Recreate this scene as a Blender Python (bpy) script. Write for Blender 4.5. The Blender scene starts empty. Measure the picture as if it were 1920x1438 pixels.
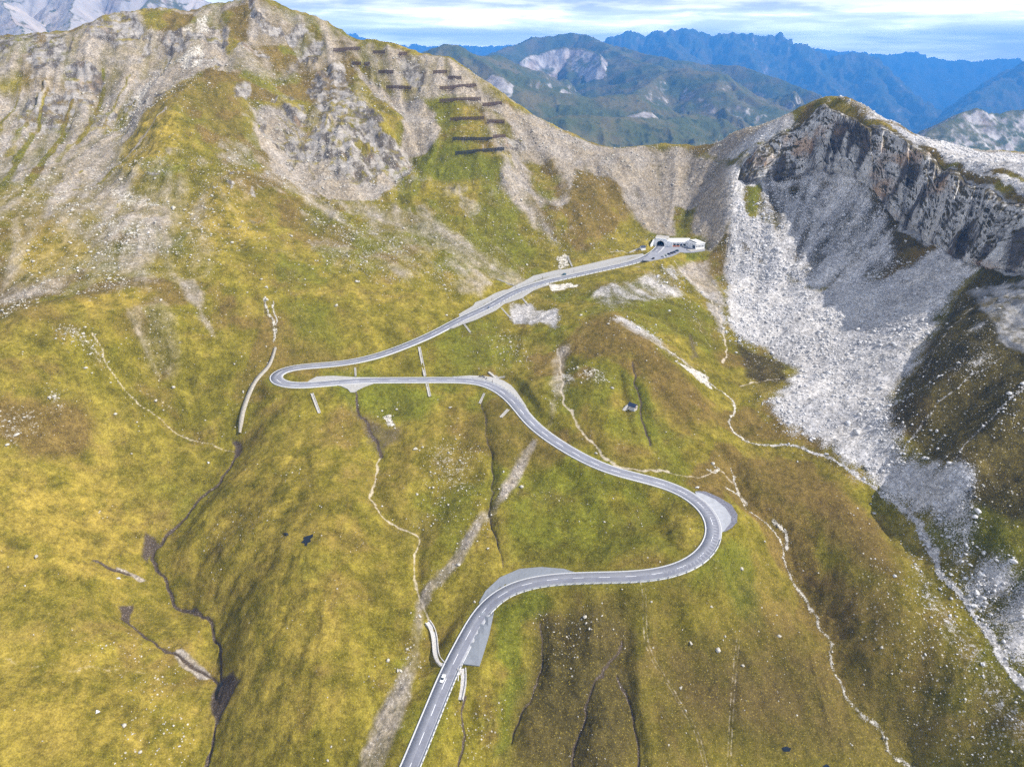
HAZE_COL = (.075, .37, 1.0); HAZE_D = .85e-4; CLOUD_D = (28, 29, 30.5); CLOUD_L = (51, 51, 51.5); EXPOSURE = .54
import bpy, bmesh, math, random
import numpy as np
from mathutils import Vector, Matrix
random.seed(7); RNG = np.random.default_rng(11)
sc = bpy.context.scene
COL = sc.collection
# ------------------------------------------------------------------ camera
F = 1285.0; PITCH = math.radians(26.0); CP, SP = math.cos(PITCH), math.sin(PITCH)
cam_d = bpy.data.cameras.new('camera'); cam = bpy.data.objects.new('camera', cam_d); COL.objects.link(cam)
cam_d.sensor_width = 36; cam_d.lens = 36*F/1920; cam_d.clip_start = 1; cam_d.clip_end = 80000
cam.location = (0, 0, 0); cam.rotation_euler = (math.pi/2-PITCH, 0, 0)
sc.camera = cam

def pz(px, py, z):                     # surveyed point: direction of sight and distance along the axis
    u, v = (px-960)/F, (py-719)/F
    return (u*z, z*(CP-v*SP), -z*(SP+v*CP))
def pZ(px, py, Z):                     # the same with a known height
    v = (py-719)/F
    return pz(px, py, -Z/(SP+v*CP))

# ------------------------------------------------------------------ noise
def _h(i, j, s):
    h = (i.astype(np.int64)*374761393 + j.astype(np.int64)*668265263 + s*974634777) & 0xFFFFFFFF
    h = ((h ^ (h >> 13))*1274126177) & 0xFFFFFFFF
    h = h ^ (h >> 16)
    return (h & 0xFFFF).astype(np.float32)/32767.5-1.0
def vn(x, y, s=0):
    xi = np.floor(x); yi = np.floor(y); fx = (x-xi).astype(np.float32); fy = (y-yi).astype(np.float32)
    fx = fx*fx*fx*(fx*(fx*6-15)+10); fy = fy*fy*fy*(fy*(fy*6-15)+10)
    a = _h(xi, yi, s); b = _h(xi+1, yi, s); c = _h(xi, yi+1, s); d = _h(xi+1, yi+1, s)
    return (a+(b-a)*fx)*(1-fy)+(c+(d-c)*fx)*fy
def fbm(x, y, sc_, o=4, s=0, g=0.5):
    t = 0; a = 1.0; n = 0; x = x/sc_; y = y/sc_
    for k in range(o):
        t = t+a*vn(x*(2.03**k)+k*17.3, y*(2.03**k)-k*9.1, s+k); n += a; a *= g
    return t/n
def ridged(x, y, sc_, o=4, s=0):
    t = 0; a = 1.0; n = 0; x = x/sc_; y = y/sc_
    for k in range(o):
        t = t+a*(1-2*np.abs(vn(x*(2.1**k)+k*7.7, y*(2.1**k)+k*3.3, s+k))); n += a; a *= 0.5
    return t/n
def sstep(a, b, x):
    t = np.clip((x-a)/(b-a), 0, 1); return t*t*(3-2*t)
def bilin(G, fx, fy):
    ny, nx = G.shape
    fx = np.clip(fx, 0, nx-1.001); fy = np.clip(fy, 0, ny-1.001)
    i = fx.astype(np.int32); j = fy.astype(np.int32); a = (fx-i).astype(np.float32); b = (fy-j).astype(np.float32)
    return (G[j, i]*(1-a)+G[j, i+1]*a)*(1-b)+(G[j+1, i]*(1-a)+G[j+1, i+1]*a)*b

# ------------------------------------------------------------------ road survey  (px, py, Z)
ROAD_PX = [(752,1475),(769,1438),(785,1398),(801,1358.7),(822,1308),(842,1258.5),(877,1191.7),(905.7,1142),(944,1110),(981,1095.6),
 (1021,1087.5),(1070,1083.5),(1112.7,1082.5),(1158.8,1081.6),(1208,1079.5),(1255.5,1071.5),(1298,1056),(1326,1033),(1340,1002.7),(1335,971),
 (1312,942.5),(1273,918),(1233,904),(1190,893),(1146,881.5),(1100,862),(1062,841),(1021,814),(994,790.5),(977.5,770.5),(957.5,747),(931,727.5),
 (897,715.5),(847,712.3),(780.5,712.5),(713.7,712.7),(663.6,714.4),(613.6,718.7),(580,722),(547,722.7),(524,719),(512,710.4),(515,701),(533.4,692.7),
 (560,687.7),(613.6,683.7),(663.6,677.7),(713.7,665.3),(763.8,647),(814,625),(864,598.5),(914,576),(964,548.5),(1014,531),(1064,519.4),(1120,507.2),
 (1160,498.5),(1192,490.5),(1210,483.5),(1223.5,475.6),(1233,468.4),(1238,461.5)]
ZKEY = [(0,-270),(1,-268),(5,-262),(8,-249.5),(12,-242.5),(15,-237.5),(18,-231.5),(22,-226),(26,-219),(29,-213),(32,-208),(36,-204.8),(40,-202.8),(43,-202),
 (45,-201.4),(47,-199),(50,-191),(53,-183.5),(55,-179.5),(57,-176.5),(59,-174.3),(61,-174)]
zi = np.interp(np.arange(len(ROAD_PX)), [k for k, _ in ZKEY], [z for _, z in ZKEY])
RC = np.array([pZ(x, y, z) for (x, y), z in zip(ROAD_PX, zi)])
def catmull(P, step=2.0):
    P = np.asarray(P, float); out = []
    Q = np.vstack([2*P[0]-P[1], P, 2*P[-1]-P[-2]])
    for i in range(1, len(Q)-2):
        n = max(2, int(np.linalg.norm(Q[i+1]-Q[i])/step))
        t = np.linspace(0, 1, n, endpoint=False)[:, None]
        a, b, c, d = Q[i-1], Q[i], Q[i+1], Q[i+2]
        out.append(0.5*((2*b)+(-a+c)*t+(2*a-5*b+4*c-d)*t**2+(-a+3*b-3*c+d)*t**3))
    out.append(P[-1:]); return np.vstack(out)
def smooth_line(P, k):
    P = P.copy(); w = np.ones(k)/k; m = k//2
    Q = np.vstack([np.repeat(P[:1], m, 0), P, np.repeat(P[-1:], m, 0)])
    R = np.stack([np.convolve(Q[:, i], w, 'valid') for i in range(P.shape[1])], 1)
    R[0] = P[0]; R[-1] = P[-1]; return R
ROAD = smooth_line(catmull(RC, 2.0), 5)
d_end = ROAD[-1]-ROAD[-6]; d_end[2] = 0; d_end /= np.linalg.norm(d_end)
PORTAL = ROAD[-1].copy(); PDIR = d_end.copy()
ext = np.array([ROAD[-1]+d_end*2*k for k in range(1, 7)])
ROADX = np.vstack([ROAD, ext])         # runs on into the tunnel
HW = 3.75
def road_z_near(px, py):               # road height nearest to a pixel of the survey
    d = [(x-px)**2+(y-py)**2 for x, y in ROAD_PX]; i = int(np.argmin(d)); return zi[i]
def flat_poly(pts, Z=None, dz=0.0):    # outline surveyed on the road's level
    out = []
    for q in pts:
        z = Z if Z is not None else interp_road_z(q[0], q[1])
        out.append(pZ(q[0], q[1], z+dz))
    return np.array(out)
_rp = np.array(ROAD_PX)
def interp_road_z(px, py):
    best = (1e9, 0)
    for i in range(len(_rp)-1):
        a, b = _rp[i], _rp[i+1]; ab = b-a
        t = np.clip(((px-a[0])*ab[0]+(py-a[1])*ab[1])/(ab@ab), 0, 1)
        q = a+ab*t; d = (q[0]-px)**2+(q[1]-py)**2
        if d < best[0]: best = (d, zi[i]*(1-t)+zi[i+1]*t)
    return best[1]

def near_poly(P, x, y, margin):        # signed-ish distance (m): negative inside
    x0, y0 = P[:, 0].min()-margin, P[:, 1].min()-margin; x1, y1 = P[:, 0].max()+margin, P[:, 1].max()+margin
    idx = np.nonzero((x > x0) & (x < x1) & (y > y0) & (y < y1))[0]
    X = x[idx]; Y = y[idx]; d = np.full(idx.shape, 1e9); ins = np.zeros(idx.shape, bool); zz = np.zeros(idx.shape)
    n = len(P)
    for i in range(n):
        a, b = P[i], P[(i+1) % n]; ab = b[:2]-a[:2]; L = ab@ab+1e-9
        t = np.clip(((X-a[0])*ab[0]+(Y-a[1])*ab[1])/L, 0, 1)
        dd = np.hypot(X-a[0]-ab[0]*t, Y-a[1]-ab[1]*t)
        m = dd < d; d = np.where(m, dd, d)
        if P.shape[1] > 2: zz = np.where(m, a[2]+(b[2]-a[2])*t, zz)
        c = ((a[1] > Y) != (b[1] > Y)) & (X < (b[0]-a[0])*(Y-a[1])/(b[1]-a[1]+1e-12)+a[0]); ins ^= c
    return idx, np.where(ins, -d, d), zz
def near_line(P, x, y, r):             # distance to polyline within r: idx, dist, z, arc position 0..1
    bd = np.full(x.shape, 1e9, np.float32); bz = np.zeros(x.shape, np.float32); bt = np.zeros(x.shape, np.float32)
    n = len(P)-1
    sel = np.nonzero((x > P[:, 0].min()-r) & (x < P[:, 0].max()+r) & (y > P[:, 1].min()-r) & (y < P[:, 1].max()+r))[0]
    xs, ys = x[sel], y[sel]
    for i in range(n):
        a, b = P[i], P[i+1]
        m = np.nonzero((xs > min(a[0], b[0])-r) & (xs < max(a[0], b[0])+r) & (ys > min(a[1], b[1])-r) & (ys < max(a[1], b[1])+r))[0]
        if not len(m): continue
        k = sel[m]; ab = b[:2]-a[:2]; L = ab@ab+1e-9
        t = np.clip(((x[k]-a[0])*ab[0]+(y[k]-a[1])*ab[1])/L, 0, 1)
        dd = np.hypot(x[k]-a[0]-ab[0]*t, y[k]-a[1]-ab[1]*t); q = dd < bd[k]; kk = k[q]
        bd[kk] = dd[q]; bt[kk] = (i+t[q])/n
        if P.shape[1] > 2: bz[kk] = a[2]+(b[2]-a[2])*t[q]
    idx = np.nonzero(bd < r)[0]
    return idx, bd[idx], bz[idx], bt[idx]

# ------------------------------------------------------------------ terrain survey
CT = []                                # control points XYZ
def cz(*L):
    for a in L: CT.append(pz(*a))
def cZ(*L):
    for a in L: CT.append(pZ(*a))
def ridge(L, back=((1.10, -55), (1.35, -230))):
    for i in range(len(L)-1):
        a, b = np.array(L[i], float), np.array(L[i+1], float)
        n = max(1, int(abs(b[0]-a[0])/30))
        for t in np.arange(n)/n: one(a+(b-a)*t, back)
    one(np.array(L[-1], float), back)
def one(q, back):
    p = pz(*q); CT.append(p)
    for s, dz in back: CT.append((p[0]*s, p[1]*s, p[2]+dz))
# ridges of the near mountains
ridge([(-120,85,740),(0,74,745),(60,68,752),(130,64,760),(160,56,765),(200,30,772),(260,22,780),(320,22,790),(360,24,792),(400,8,800),(440,3,808),(480,-5,815),
       (510,3,820),(540,18,824),(590,32,828),(640,58,830),(665,75,830),(700,82,828),(760,97,822),(800,107,815),(850,116,806),(880,136,802),(920,160,798),(980,200,793),
       (1040,236,788),(1100,262,783),(1150,275,780)])
ridge([(1150,275,780),(1200,266,775),(1240,262,774),(1290,271,768),(1340,268,760),(1400,238,735),(1450,225,712),(1510,205,680)], ((1.08,-45),(1.4,-260)))
RIM = [(1540,199,665),(1570,205,655),(1600,218,645),(1640,238,630),(1700,263,610),(1745,284,590),(1790,315,560),(1840,345,530),(1920,385,490),(2050,450,445),(2200,530,400)]
ridge(RIM[:3], ((1.07,-4),(1.25,-60),(1.5,-220)))
ridge(RIM[2:5], ((1.06,-4),(1.2,-18),(1.5,-130)))
ridge(RIM[4:], ())
cz((1780,272,720),(1850,284,770),(1920,289,760),(1850,320,600),(1920,340,590),(1800,290,640),(2050,330,720),(2100,400,560),(1725,260,690))
cZ((2200,330,-100),(2300,420,-100))
CT += [(620,1000,-190),(800,1000,-200),(900,700,-120),(700,500,-95),(560,420,-98),(1000,1300,-400),(500,1250,-420),(100,1300,-450),(-400,1350,-400),(-900,1300,-300)]
# bowl: foot of the crags, crest with the path
cz((1362,440,655),(1366,400,668),(1371,370,680),(1385,322,690),(1420,280,692),(1470,247,682),(1362,480,645),(1352,520,628))
cz((1400,337,688),(1450,327,686),(1490,318,682),(1530,309,674),(1565,318,660),(1600,327,640),(1640,347,617),(1680,388,600),(1705,425,585),(1740,442,560),(1790,466,531),(1850,486,505),(1920,492,481),(2050,560,425))
cz((1430,420,655),(1500,400,655),(1560,400,646),(1620,420,612),(1680,470,569),(1750,520,525),(1820,540,496),(1900,560,452),(1400,540,618),(1470,520,618),(1560,500,606),(1640,520,574),
   (1450,620,560),(1540,620,545),(1640,640,505),(1700,640,488),(1760,650,462),(1850,660,430),(1920,680,408),(1400,650,548))
cZ((1500,720,-214),(1600,720,-209),(1680,740,-203),(1480,790,-221),(1600,830,-222),(1700,830,-214),(1560,860,-229),(1660,920,-235))
cZ((1750,900,-217),(1830,840,-203),(1900,800,-190),(1900,950,-212),(1800,1000,-228),(1900,1100,-236),(1760,1040,-243),(1900,1250,-252),(1830,1150,-252),(1920,1340,-262),(1700,980,-244))
# valley right of the road
cZ((1380,760,-222),(1300,690,-205),(1330,720,-212),(1300,600,-193),(1250,540,-186),(1340,640,-207),(1420,720,-220),(1420,830,-229),(1490,850,-231),(1400,940,-238),(1440,980,-242),(1480,1050,-253),(1520,1110,-262),
   (1560,1190,-269),(1572,1260,-275),(1640,1345,-285),(1680,1395,-291),(1740,1440,-297),(1600,1050,-247),(1650,1150,-256),(1700,1250,-265),(1800,1350,-275),(1900,1438,-280),(1500,950,-237),(1580,960,-236))
cZ((1400,1100,-256),(1400,1200,-266),(1400,1300,-277),(1300,1250,-269),(1450,1400,-290),(1250,1400,-281),(1100,1250,-264),(1100,1438,-284),(1000,1250,-265),(950,1350,-276),(1550,1438,-297),(1200,1150,-253),(1000,1180,-257),(900,1400,-283),(870,1330,-277),(1300,1120,-251))
# spur between the roads, hut
cZ((1130,600,-185),(1060,600,-188),(1180,650,-191),(1183,766,-207),(1240,720,-202),(1250,800,-215),(1100,720,-201),(1050,690,-203),(1060,770,-211),(1110,830,-217),(1300,850,-224),(1200,850,-220),(1330,880,-229),(1020,640,-197),(980,620,-196),(960,600,-194),(1000,720,-206),(950,690,-205),(850,680,-202),(760,690,-203))
cZ((1150,540,-183),(1200,560,-187),(1080,560,-187))
# inside the loop and left of the lower road
cZ((1150,1000,-238),(1240,1000,-235),(1050,950,-234),(1200,930,-229),(1000,900,-229),(1000,1000,-238),(930,1000,-239),(940,850,-222),(860,850,-224),(800,800,-217),(700,780,-214),(660,760,-211),(720,860,-226),(703,940,-235),(740,980,-240),(785,1010,-244),(778,1090,-252),(790,1140,-258),(820,1230,-266),(860,960,-236),
   (870,1060,-245),(600,800,-217),(560,850,-222),(620,950,-231),(520,780,-213),(500,900,-226),(580,1060,-238),(650,1150,-250),(700,1250,-262),(600,1250,-258),(500,1100,-246),(690,1380,-273),(560,1380,-270),(480,1300,-268),(460,1200,-259),(720,1120,-253),(650,1438,-277))
# left slopes and ravine
cZ((440,822,-226),(410,890,-235),(370,930,-241),(300,1010,-252),(310,1080,-261),(360,1130,-266),(402,1190,-270),(404,1250,-274),(405,1310,-277),(395,1360,-282),(385,1438,-289),(460,760,-214),(480,720,-207))
cZ((430,960,-238),(350,1040,-256),(480,1000,-238),(250,960,-243),(260,1070,-259),(250,1150,-263),(320,1220,-268),(200,1230,-262),(150,1100,-248),(100,1000,-234),(0,1000,-224),(0,1150,-242),(80,1300,-256),(0,1438,-262),(200,1438,-274),(300,1340,-275),(0,1290,-252),(180,900,-229),(60,880,-212),(0,800,-192),(120,800,-202),(250,850,-222),(330,880,-231),
   (100,700,-178),(0,690,-168),(0,620,-158),(180,612,-161),(120,600,-158),(60,600,-155),(240,640,-176),(300,700,-198),(370,770,-215),(400,820,-224),(260,760,-203),(200,720,-191),(330,790,-217))
cz((200,560,478),(270,548,486),(100,560,470),(330,560,492),(380,600,488),(420,680,474),(440,740,462),(330,640,470),(290,600,470))
cz((150,450,528),(50,480,515),(0,430,530),(250,430,540),(330,430,550),(260,500,512),(350,500,520),(420,520,515),(470,600,500),(0,540,490))
cz((100,350,600),(0,330,610),(200,340,612),(250,370,588),(60,250,672),(0,220,690),(150,250,680),(230,230,690),(220,150,728),(120,150,715),(40,140,708))
cz((350,170,690),(390,150,704),(310,215,662),(430,160,708),(290,260,640),(350,250,640),(270,310,612),(320,330,600),(420,230,672),(480,170,728),(440,120,745),(330,110,745),(280,180,708),(240,290,640))
cz((420,300,632),(460,330,620),(380,380,585),(430,420,572),(520,300,668),(560,330,668),(500,400,600),(330,390,580),(560,240,722),(620,150,778),(590,100,795),(500,80,792),(540,170,752))
cz((650,200,742),(690,235,718),(720,240,724),(620,230,718),(650,290,695),(700,330,690),(600,300,690),(760,200,768),(780,300,722),(740,150,790),(830,200,765),(900,200,772),(850,300,716),(940,285,722),(900,250,742),(960,230,765))
cz((600,400,628),(700,400,650),(800,400,660),(900,400,676),(1000,400,688),(1060,360,712),(1000,320,734),(1100,330,735),(1050,290,760),(1160,350,720),(1160,300,752),(600,500,560),(700,500,566),(800,500,584),(900,480,618),(560,580,508),(620,600,508),(700,590,520),(760,580,535),(820,560,556),(900,530,586),(500,500,532),(480,640,486),(540,650,488))
cz((1000,460,655),(1080,430,676),(1060,480,650),(1130,400,695),(1150,450,680),(1200,400,712),(1200,340,738),(1250,300,755),(1300,300,752),(1250,390,718),(1320,360,712),(1300,420,694),(1340,330,725),(1340,430,676),(1190,440,690),(1300,520,628))
CT += [(0,110,-305),(-150,100,-292),(200,120,-318),(-300,100,-270),(400,150,-270),(350,250,-215),(-420,200,-232),(-480,400,-160),(-600,600,-90),(-700,850,10),(-420,300,-205),(600,300,-110),(-900,700,0),(500,330,-120)]
rs = ROADX[::9]
PAVE = {}                               # flat areas beside the road
PAVE['upper_gravel'] = flat_poly([(860,589),(887.5,573),(891,567),(910,560),(927.6,550),(944,544),(952.6,543),(965,536),(982.6,527.5),(1000,517),(1015,513.5),(1041.5,507),(1062.8,504.5),(1080,500.5),(1100,496),(1150,484.3),(1171.8,480),(1193.5,477.2),(1205,475.5),(1212,481),(1192,490.5),(1160,498.5),(1120,507.2),(1064,519.4),(1014,531),(964,548.5),(914,576),(864,598.5)])
PAVE['lower_gravel'] = flat_poly([(836,617),(850,614.5),(867,607),(893,598.5),(905,592.5),(930,581),(945,569),(978,559),(987,553),(1000,544),(1015,538),(1030,533.5),(1014,531),(964,548.5),(914,576),(864,598.5)])
PAVE['inner_gravel'] = flat_poly([(572,721),(580,713),(593.5,706),(623.6,704.4),(667,707),(800,708),(847,707.5),(847,712.3),(780.5,712.5),(713.7,712.7),(663.6,714.4),(613.6,718.7),(580,722)])
PAVE['culvert_apron'] = flat_poly([(625,720.5),(640,724),(652,729),(657,735),(665,735),(672,730),(685,724),(704,717.5),(680,714),(640,716)])
PAVE['bend_gravel'] = flat_poly([(838,708.5),(860,705.5),(880.7,703.7),(910.7,705.2),(930,708.5),(944,713.3),(958,722),(968,733),(977.5,747),(986,760),(993,773.5),(978,771),(957.5,747),(931,727.5),(897,715.5),(847,712.3)])
PAVE['hairpin_paving'] = flat_poly([(1303,921.5),(1317,925),(1340.5,935.8),(1360.4,952),(1371,968.4),(1370,979),(1358,994.5),(1345,1003),(1335,971),(1312,942.5)])
PAVE['hairpin_rubble'] = flat_poly([(1304,920),(1322.4,920.5),(1347.7,931.5),(1372,946),(1383,964),(1382,978),(1372,989),(1359.5,996),(1350,996),(1368,979),(1369,968),(1359,954),(1339,937.5),(1317,926.5)], dz=-0.1)
PAVE['lower_apron'] = flat_poly([(898,1129),(910.7,1107),(937.4,1082),(974,1066),(1014,1062.5),(1057.6,1066),(1083,1074),(1070,1083.5),(1021,1087.5),(981,1095.6),(944,1110),(905.7,1142)])
PAVE['triangle_apron'] = flat_poly([(926,1147),(917.4,1188),(907.4,1222),(899,1248),(868,1244),(858,1238),(877,1191.7),(905.7,1142)])
PAVE['parking'] = flat_poly([(1226,466),(1244,460.5),(1262,461),(1275,463),(1295,463),(1322,466),(1322,470),(1300,473.5),(1284,474),(1275,473),(1268,477),(1260,480.5),(1240,485.5),(1217,489.5),(1205,488),(1212,481)], Z=-174.2)
CT += [tuple(p) for p in rs]
for k, P in PAVE.items():
    for p in P[::3]: CT.append(tuple(p))
CT = np.array(CT)
# drop near-duplicates
keep = []
for i, p in enumerate(CT):
    if all((CT[j, 0]-p[0])**2+(CT[j, 1]-p[1])**2 > 16 for j in keep): keep.append(i)
CT = CT[keep]
MQC = 6.0
def mq_fit(P, c, lam):
    D = np.sqrt((P[:, None, 0]-P[None, :, 0])**2+(P[:, None, 1]-P[None, :, 1])**2+c*c)
    n = len(P); A = np.zeros((n+3, n+3)); A[:n, :n] = D-lam*np.eye(n); A[:n, n] = 1; A[:n, n+1:] = P[:, :2]/1000.; A[n:, :n] = A[:n, n:].T
    return np.linalg.solve(A, np.concatenate([P[:, 2], [0, 0, 0]]))
def mq_eval(P, w, c, x, y):
    out = np.empty(x.shape, np.float32); xf, yf, o = x.ravel(), y.ravel(), out.ravel()
    P32 = P.astype(np.float32); w32 = w[:-3].astype(np.float32)
    for i in range(0, len(xf), 20000):
        X = xf[i:i+20000].astype(np.float32); Y = yf[i:i+20000].astype(np.float32)
        D = np.sqrt((X[:, None]-P32[None, :, 0])**2+(Y[:, None]-P32[None, :, 1])**2+np.float32(c*c))
        o[i:i+20000] = D.astype(np.float64)@w[:-3]+w[-3]+X*w[-2]/1000.+Y*w[-1]/1000.
    return out
WT = mq_fit(CT, MQC, 3.0)
GX0, GX1, GY0, GY1, GS = -1200., 1400., 40., 1560., 2.0
cx = np.arange(GX0, GX1+1, 4.0); cy = np.arange(GY0, GY1+1, 4.0)
CXg, CYg = np.meshgrid(cx, cy)
H4 = mq_eval(CT, WT, MQC, CXg, CYg)
def blur(G, n=1):
    for _ in range(n):
        Q = np.pad(G, 1, mode='edge')
        G = (Q[:-2, 1:-1]+Q[2:, 1:-1]+Q[1:-1, :-2]+Q[1:-1, 2:]+4*Q[1:-1, 1:-1])/8
    return G
H4 = blur(H4, 1)
def hs(x, y): return bilin(H4, (x-GX0)/4.0, (y-GY0)/4.0)
def raycast(pts, hf, t0=120, t1=1900, n=3000):
    pts = np.asarray(pts, float).reshape(-1, 2); out = np.zeros((len(pts), 3))
    T = np.exp(np.linspace(math.log(t0), math.log(t1), n))
    for k, (px, py) in enumerate(pts):
        u, v = (px-960)/F, (py-719)/F; d = np.array([u, CP-v*SP, -(SP+v*CP)])
        X, Y, Z = d[0]*T, d[1]*T, d[2]*T; g = Z-hf(X, Y); i = int(np.argmax(g < 0))
        if g[i] >= 0: i = int(np.argmin(g)); out[k] = (X[i], Y[i], Z[i]-g[i]); continue
        a = g[i-1]/(g[i-1]-g[i]+1e-9) if i else 0
        t = T[max(i-1, 0)]*(1-a)+T[i]*a; out[k] = (d[0]*t, d[1]*t, d[2]*t)
    return out
# ------------------------------------------------------------------ terrain mesh (finer near the viewer, coarser far off)
AZ = np.radians(np.linspace(-58, 56, 1180)); NR = 1000
RR = np.exp(np.linspace(math.log(122.), math.log(1480.), NR))
AZg, RRg = np.meshgrid(AZ, RR)
TX = (np.sin(AZg)*RRg).ravel(); TY = (np.cos(AZg)*RRg).ravel(); NV = TX.size
WX = TX+5*fbm(TX, TY, 30, 3, 3)+2.2*fbm(TX, TY, 7, 2, 5); WY = TY+5*fbm(TX, TY, 30, 3, 4)+2.2*fbm(TX, TY, 7, 2, 6)
Z0 = lambda: np.zeros(NV, np.float32)
M = {k: Z0() for k in ('scree', 'rock', 'heath', 'green', 'mud', 'path', 'white', 'dark', 'stone', 'yellow', 'grassy')}
HF = [hs]
def zone(k, pts, val=1.0, soft=8.0, sub=False):
    P = raycast(pts, HF[0]); idx, d, _ = near_poly(P[:, :2], WX, WY, soft)
    m = val*(1-sstep(-soft, soft, d))
    if sub: M[k][idx] *= (1-m)
    else: M[k][idx] = np.maximum(M[k][idx], m)
def dense(pts, n=6):
    pts = np.asarray(pts, float); return catmull(pts, 12.0) if len(pts) > 2 else np.vstack([pts[0]+(pts[1]-pts[0])*t for t in np.linspace(0, 1, n)])
def line3(pts):
    return raycast(dense(pts), HF[0])
def stroke(k, pts, w, val=1.0, soft=1.0, warp=True, sub=False, w1=None):
    P = line3(pts); r = max(w, w1 or 0)+soft
    idx, d, _, t = near_line(P[:, :2], (WX*.7+TX*.3) if warp else TX, (WY*.7+TY*.3) if warp else TY, r)
    ww = w if w1 is None else w+(w1-w)*t
    m = val*(1-sstep(ww-soft, ww+soft, d))
    if sub: M[k][idx] *= (1-m)
    else: M[k][idx] = np.maximum(M[k][idx], m)
    return P
# --- scree and bare stone, left mountain
zone('scree', [(-60,60),(100,62),(200,28),(320,22),(400,6),(480,-8),(560,22),(640,60),(700,85),(640,130),(560,150),(480,150),(400,135),(300,190),(180,210),(60,150),(-60,160)], .56, 16)
zone('scree', [(-40,180),(60,150),(130,150),(180,200),(240,215),(235,300),(250,360),(200,390),(90,370),(-40,340)], .60, 16)
zone('scree', [(100,300),(230,250),(235,330),(330,390),(340,470),(250,520),(170,520),(140,450),(60,420)], .52, 14)
zone('scree', [(-40,480),(60,500),(140,530),(120,560),(70,560),(-40,580)], .5, 10)
zone('scree', [(240,140),(330,120),(420,70),(440,130),(300,180),(250,260),(220,290)], .72, 10)
zone('scree', [(480,190),(520,200),(560,250),(600,275),(660,285),(700,300),(740,280),(760,230),(800,200),(830,250),(800,300),(760,330),(720,370),(660,385),(600,370),(560,350),(510,320),(480,250)], 1, 9)
zone('scree', [(660,110),(700,140),(740,170),(780,180),(800,200),(770,240),(745,250),(730,200),(690,170)], .85, 7)
zone('scree', [(820,140),(870,150),(900,168),(980,205),(1040,240),(1100,266),(1190,272),(1290,274),(1360,290),(1385,330),(1372,400),(1355,450),(1330,470),(1320,440),(1250,440),(1160,400),(1120,330),(1060,380),(1010,390),(960,330),(950,230),(900,190),(830,180)], .86, 9)
zone('scree', [(870,300),(950,290),(990,340),(1040,420),(1060,470),(1000,430),(950,380)], .6, 9)
zone('scree', [(600,380),(700,380),(800,385),(880,450),(960,515),(880,500),(800,450),(700,420)], .50, 12)
zone('scree', [(640,430),(760,440),(850,500),(760,530),(660,500)], .36, 12)
zone('scree', [(370,40),(440,40),(420,130),(380,110)], .9, 6)
zone('scree', [(480,20),(505,25),(470,110),(450,110)], .85, 5)
zone('stone', [(320,110),(385,80),(385,130),(340,130)], 0.56, 5)
zone('stone', [(330,40),(365,50),(360,80),(345,70)], 0.50, 4)
zone('stone', [(365,30),(392,15),(385,60),(370,60)], 0.56, 4)
zone('stone', [(230,190),(290,130),(280,170),(230,230)], 0.50, 5)
zone('stone', [(205,200),(235,230),(235,270),(215,270)], 0.37, 6)
zone('stone', [(180,350),(300,370),(320,390),(230,385)], 0.46, 6)
zone('stone', [(200,410),(290,400),(300,440),(240,520),(190,510)], 0.34, 10)
zone('stone', [(60,345),(100,330),(90,345)], 0.43, 4)
zone('scree', [(235,610),(300,560),(345,600),(350,690),(330,725),(262,710)], .42, 14)
zone('scree', [(330,525),(375,530),(385,590),(420,640),(395,625),(350,570)], .66, 6)
zone('stone', [(105,610),(170,615),(215,700),(170,680),(120,640)], .42, 7)
zone('heath', [(-30,740),(60,735),(150,740),(190,790),(160,870),(60,860),(-30,830)], .9, 12)
zone('stone', [(-20,770),(70,760),(90,800),(30,850),(-20,820)], 0.37, 8)
zone('stone', [(85,720),(115,725),(120,770),(95,765)], .5, 6)
zone('stone', [(-30,560),(80,560),(60,590),(-30,600)], .3, 8)
zone('heath', [(230,200),(330,160),(440,150),(480,180),(450,330),(400,300),(370,220),(300,260)], .55, 18)
zone('heath', [(400,300),(520,320),(560,400),(480,440),(420,380)], .5, 16)
zone('heath', [(0,360),(120,380),(130,450),(0,470)], .5, 14)
zone('yellow', [(250,230),(330,180),(350,230),(310,300),(260,340),(220,320)], .9, 14)
zone('yellow', [(30,440),(140,400),(160,460),(60,540),(10,520)], .9, 12)
zone('yellow', [(340,370),(430,340),(480,440),(420,480),(350,440)], .8, 14)
zone('yellow', [(-40,900),(240,860),(270,980),(200,1100),(60,1120),(-40,1080)], .8, 25)
zone('yellow', [(420,900),(560,840),(650,1000),(640,1250),(560,1438),(430,1300),(430,1100),(300,1080)], .6, 30)
zone('yellow', [(-40,1230),(200,1240),(330,1350),(300,1460),(-40,1460)], .6, 25)
zone('yellow', [(120,580),(230,550),(290,560),(230,610),(190,650)], .8, 8)
zone('green', [(260,900),(440,860),(380,1000),(290,960)], .5, 16)
zone('green', [(560,370),(860,420),(870,470),(700,460),(560,440)], .5, 14)
zone('green', [(770,280),(850,270),(940,300),(930,350),(840,350),(780,330)], .85, 9)
zone('grassy', [(770,285),(850,270),(940,300),(930,350),(840,350),(780,330)], .9, 8)
zone('grassy', [(815,190),(850,195),(850,235),(820,235)], .9, 5)
zone('grassy', [(735,205),(757,220),(757,250),(745,270),(733,250)], .9, 4)
zone('grassy', [(560,150),(590,160),(600,210),(560,220)], .5, 7)
zone('grassy', [(850,230),(905,230),(905,255),(850,255)], .9, 3)
zone('green', [(815,190),(850,195),(850,280),(820,235)], .6, 6)
zone('grassy', [(990,300),(1040,300),(1075,360),(1030,370),(1000,350)], .55, 8)
zone('grassy', [(1080,320),(1140,330),(1180,400),(1230,445),(1160,460),(1090,440),(1060,380)], .8, 8)
zone('heath', [(975,365),(1010,365),(1050,430),(1020,440)], .6, 6)
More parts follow.
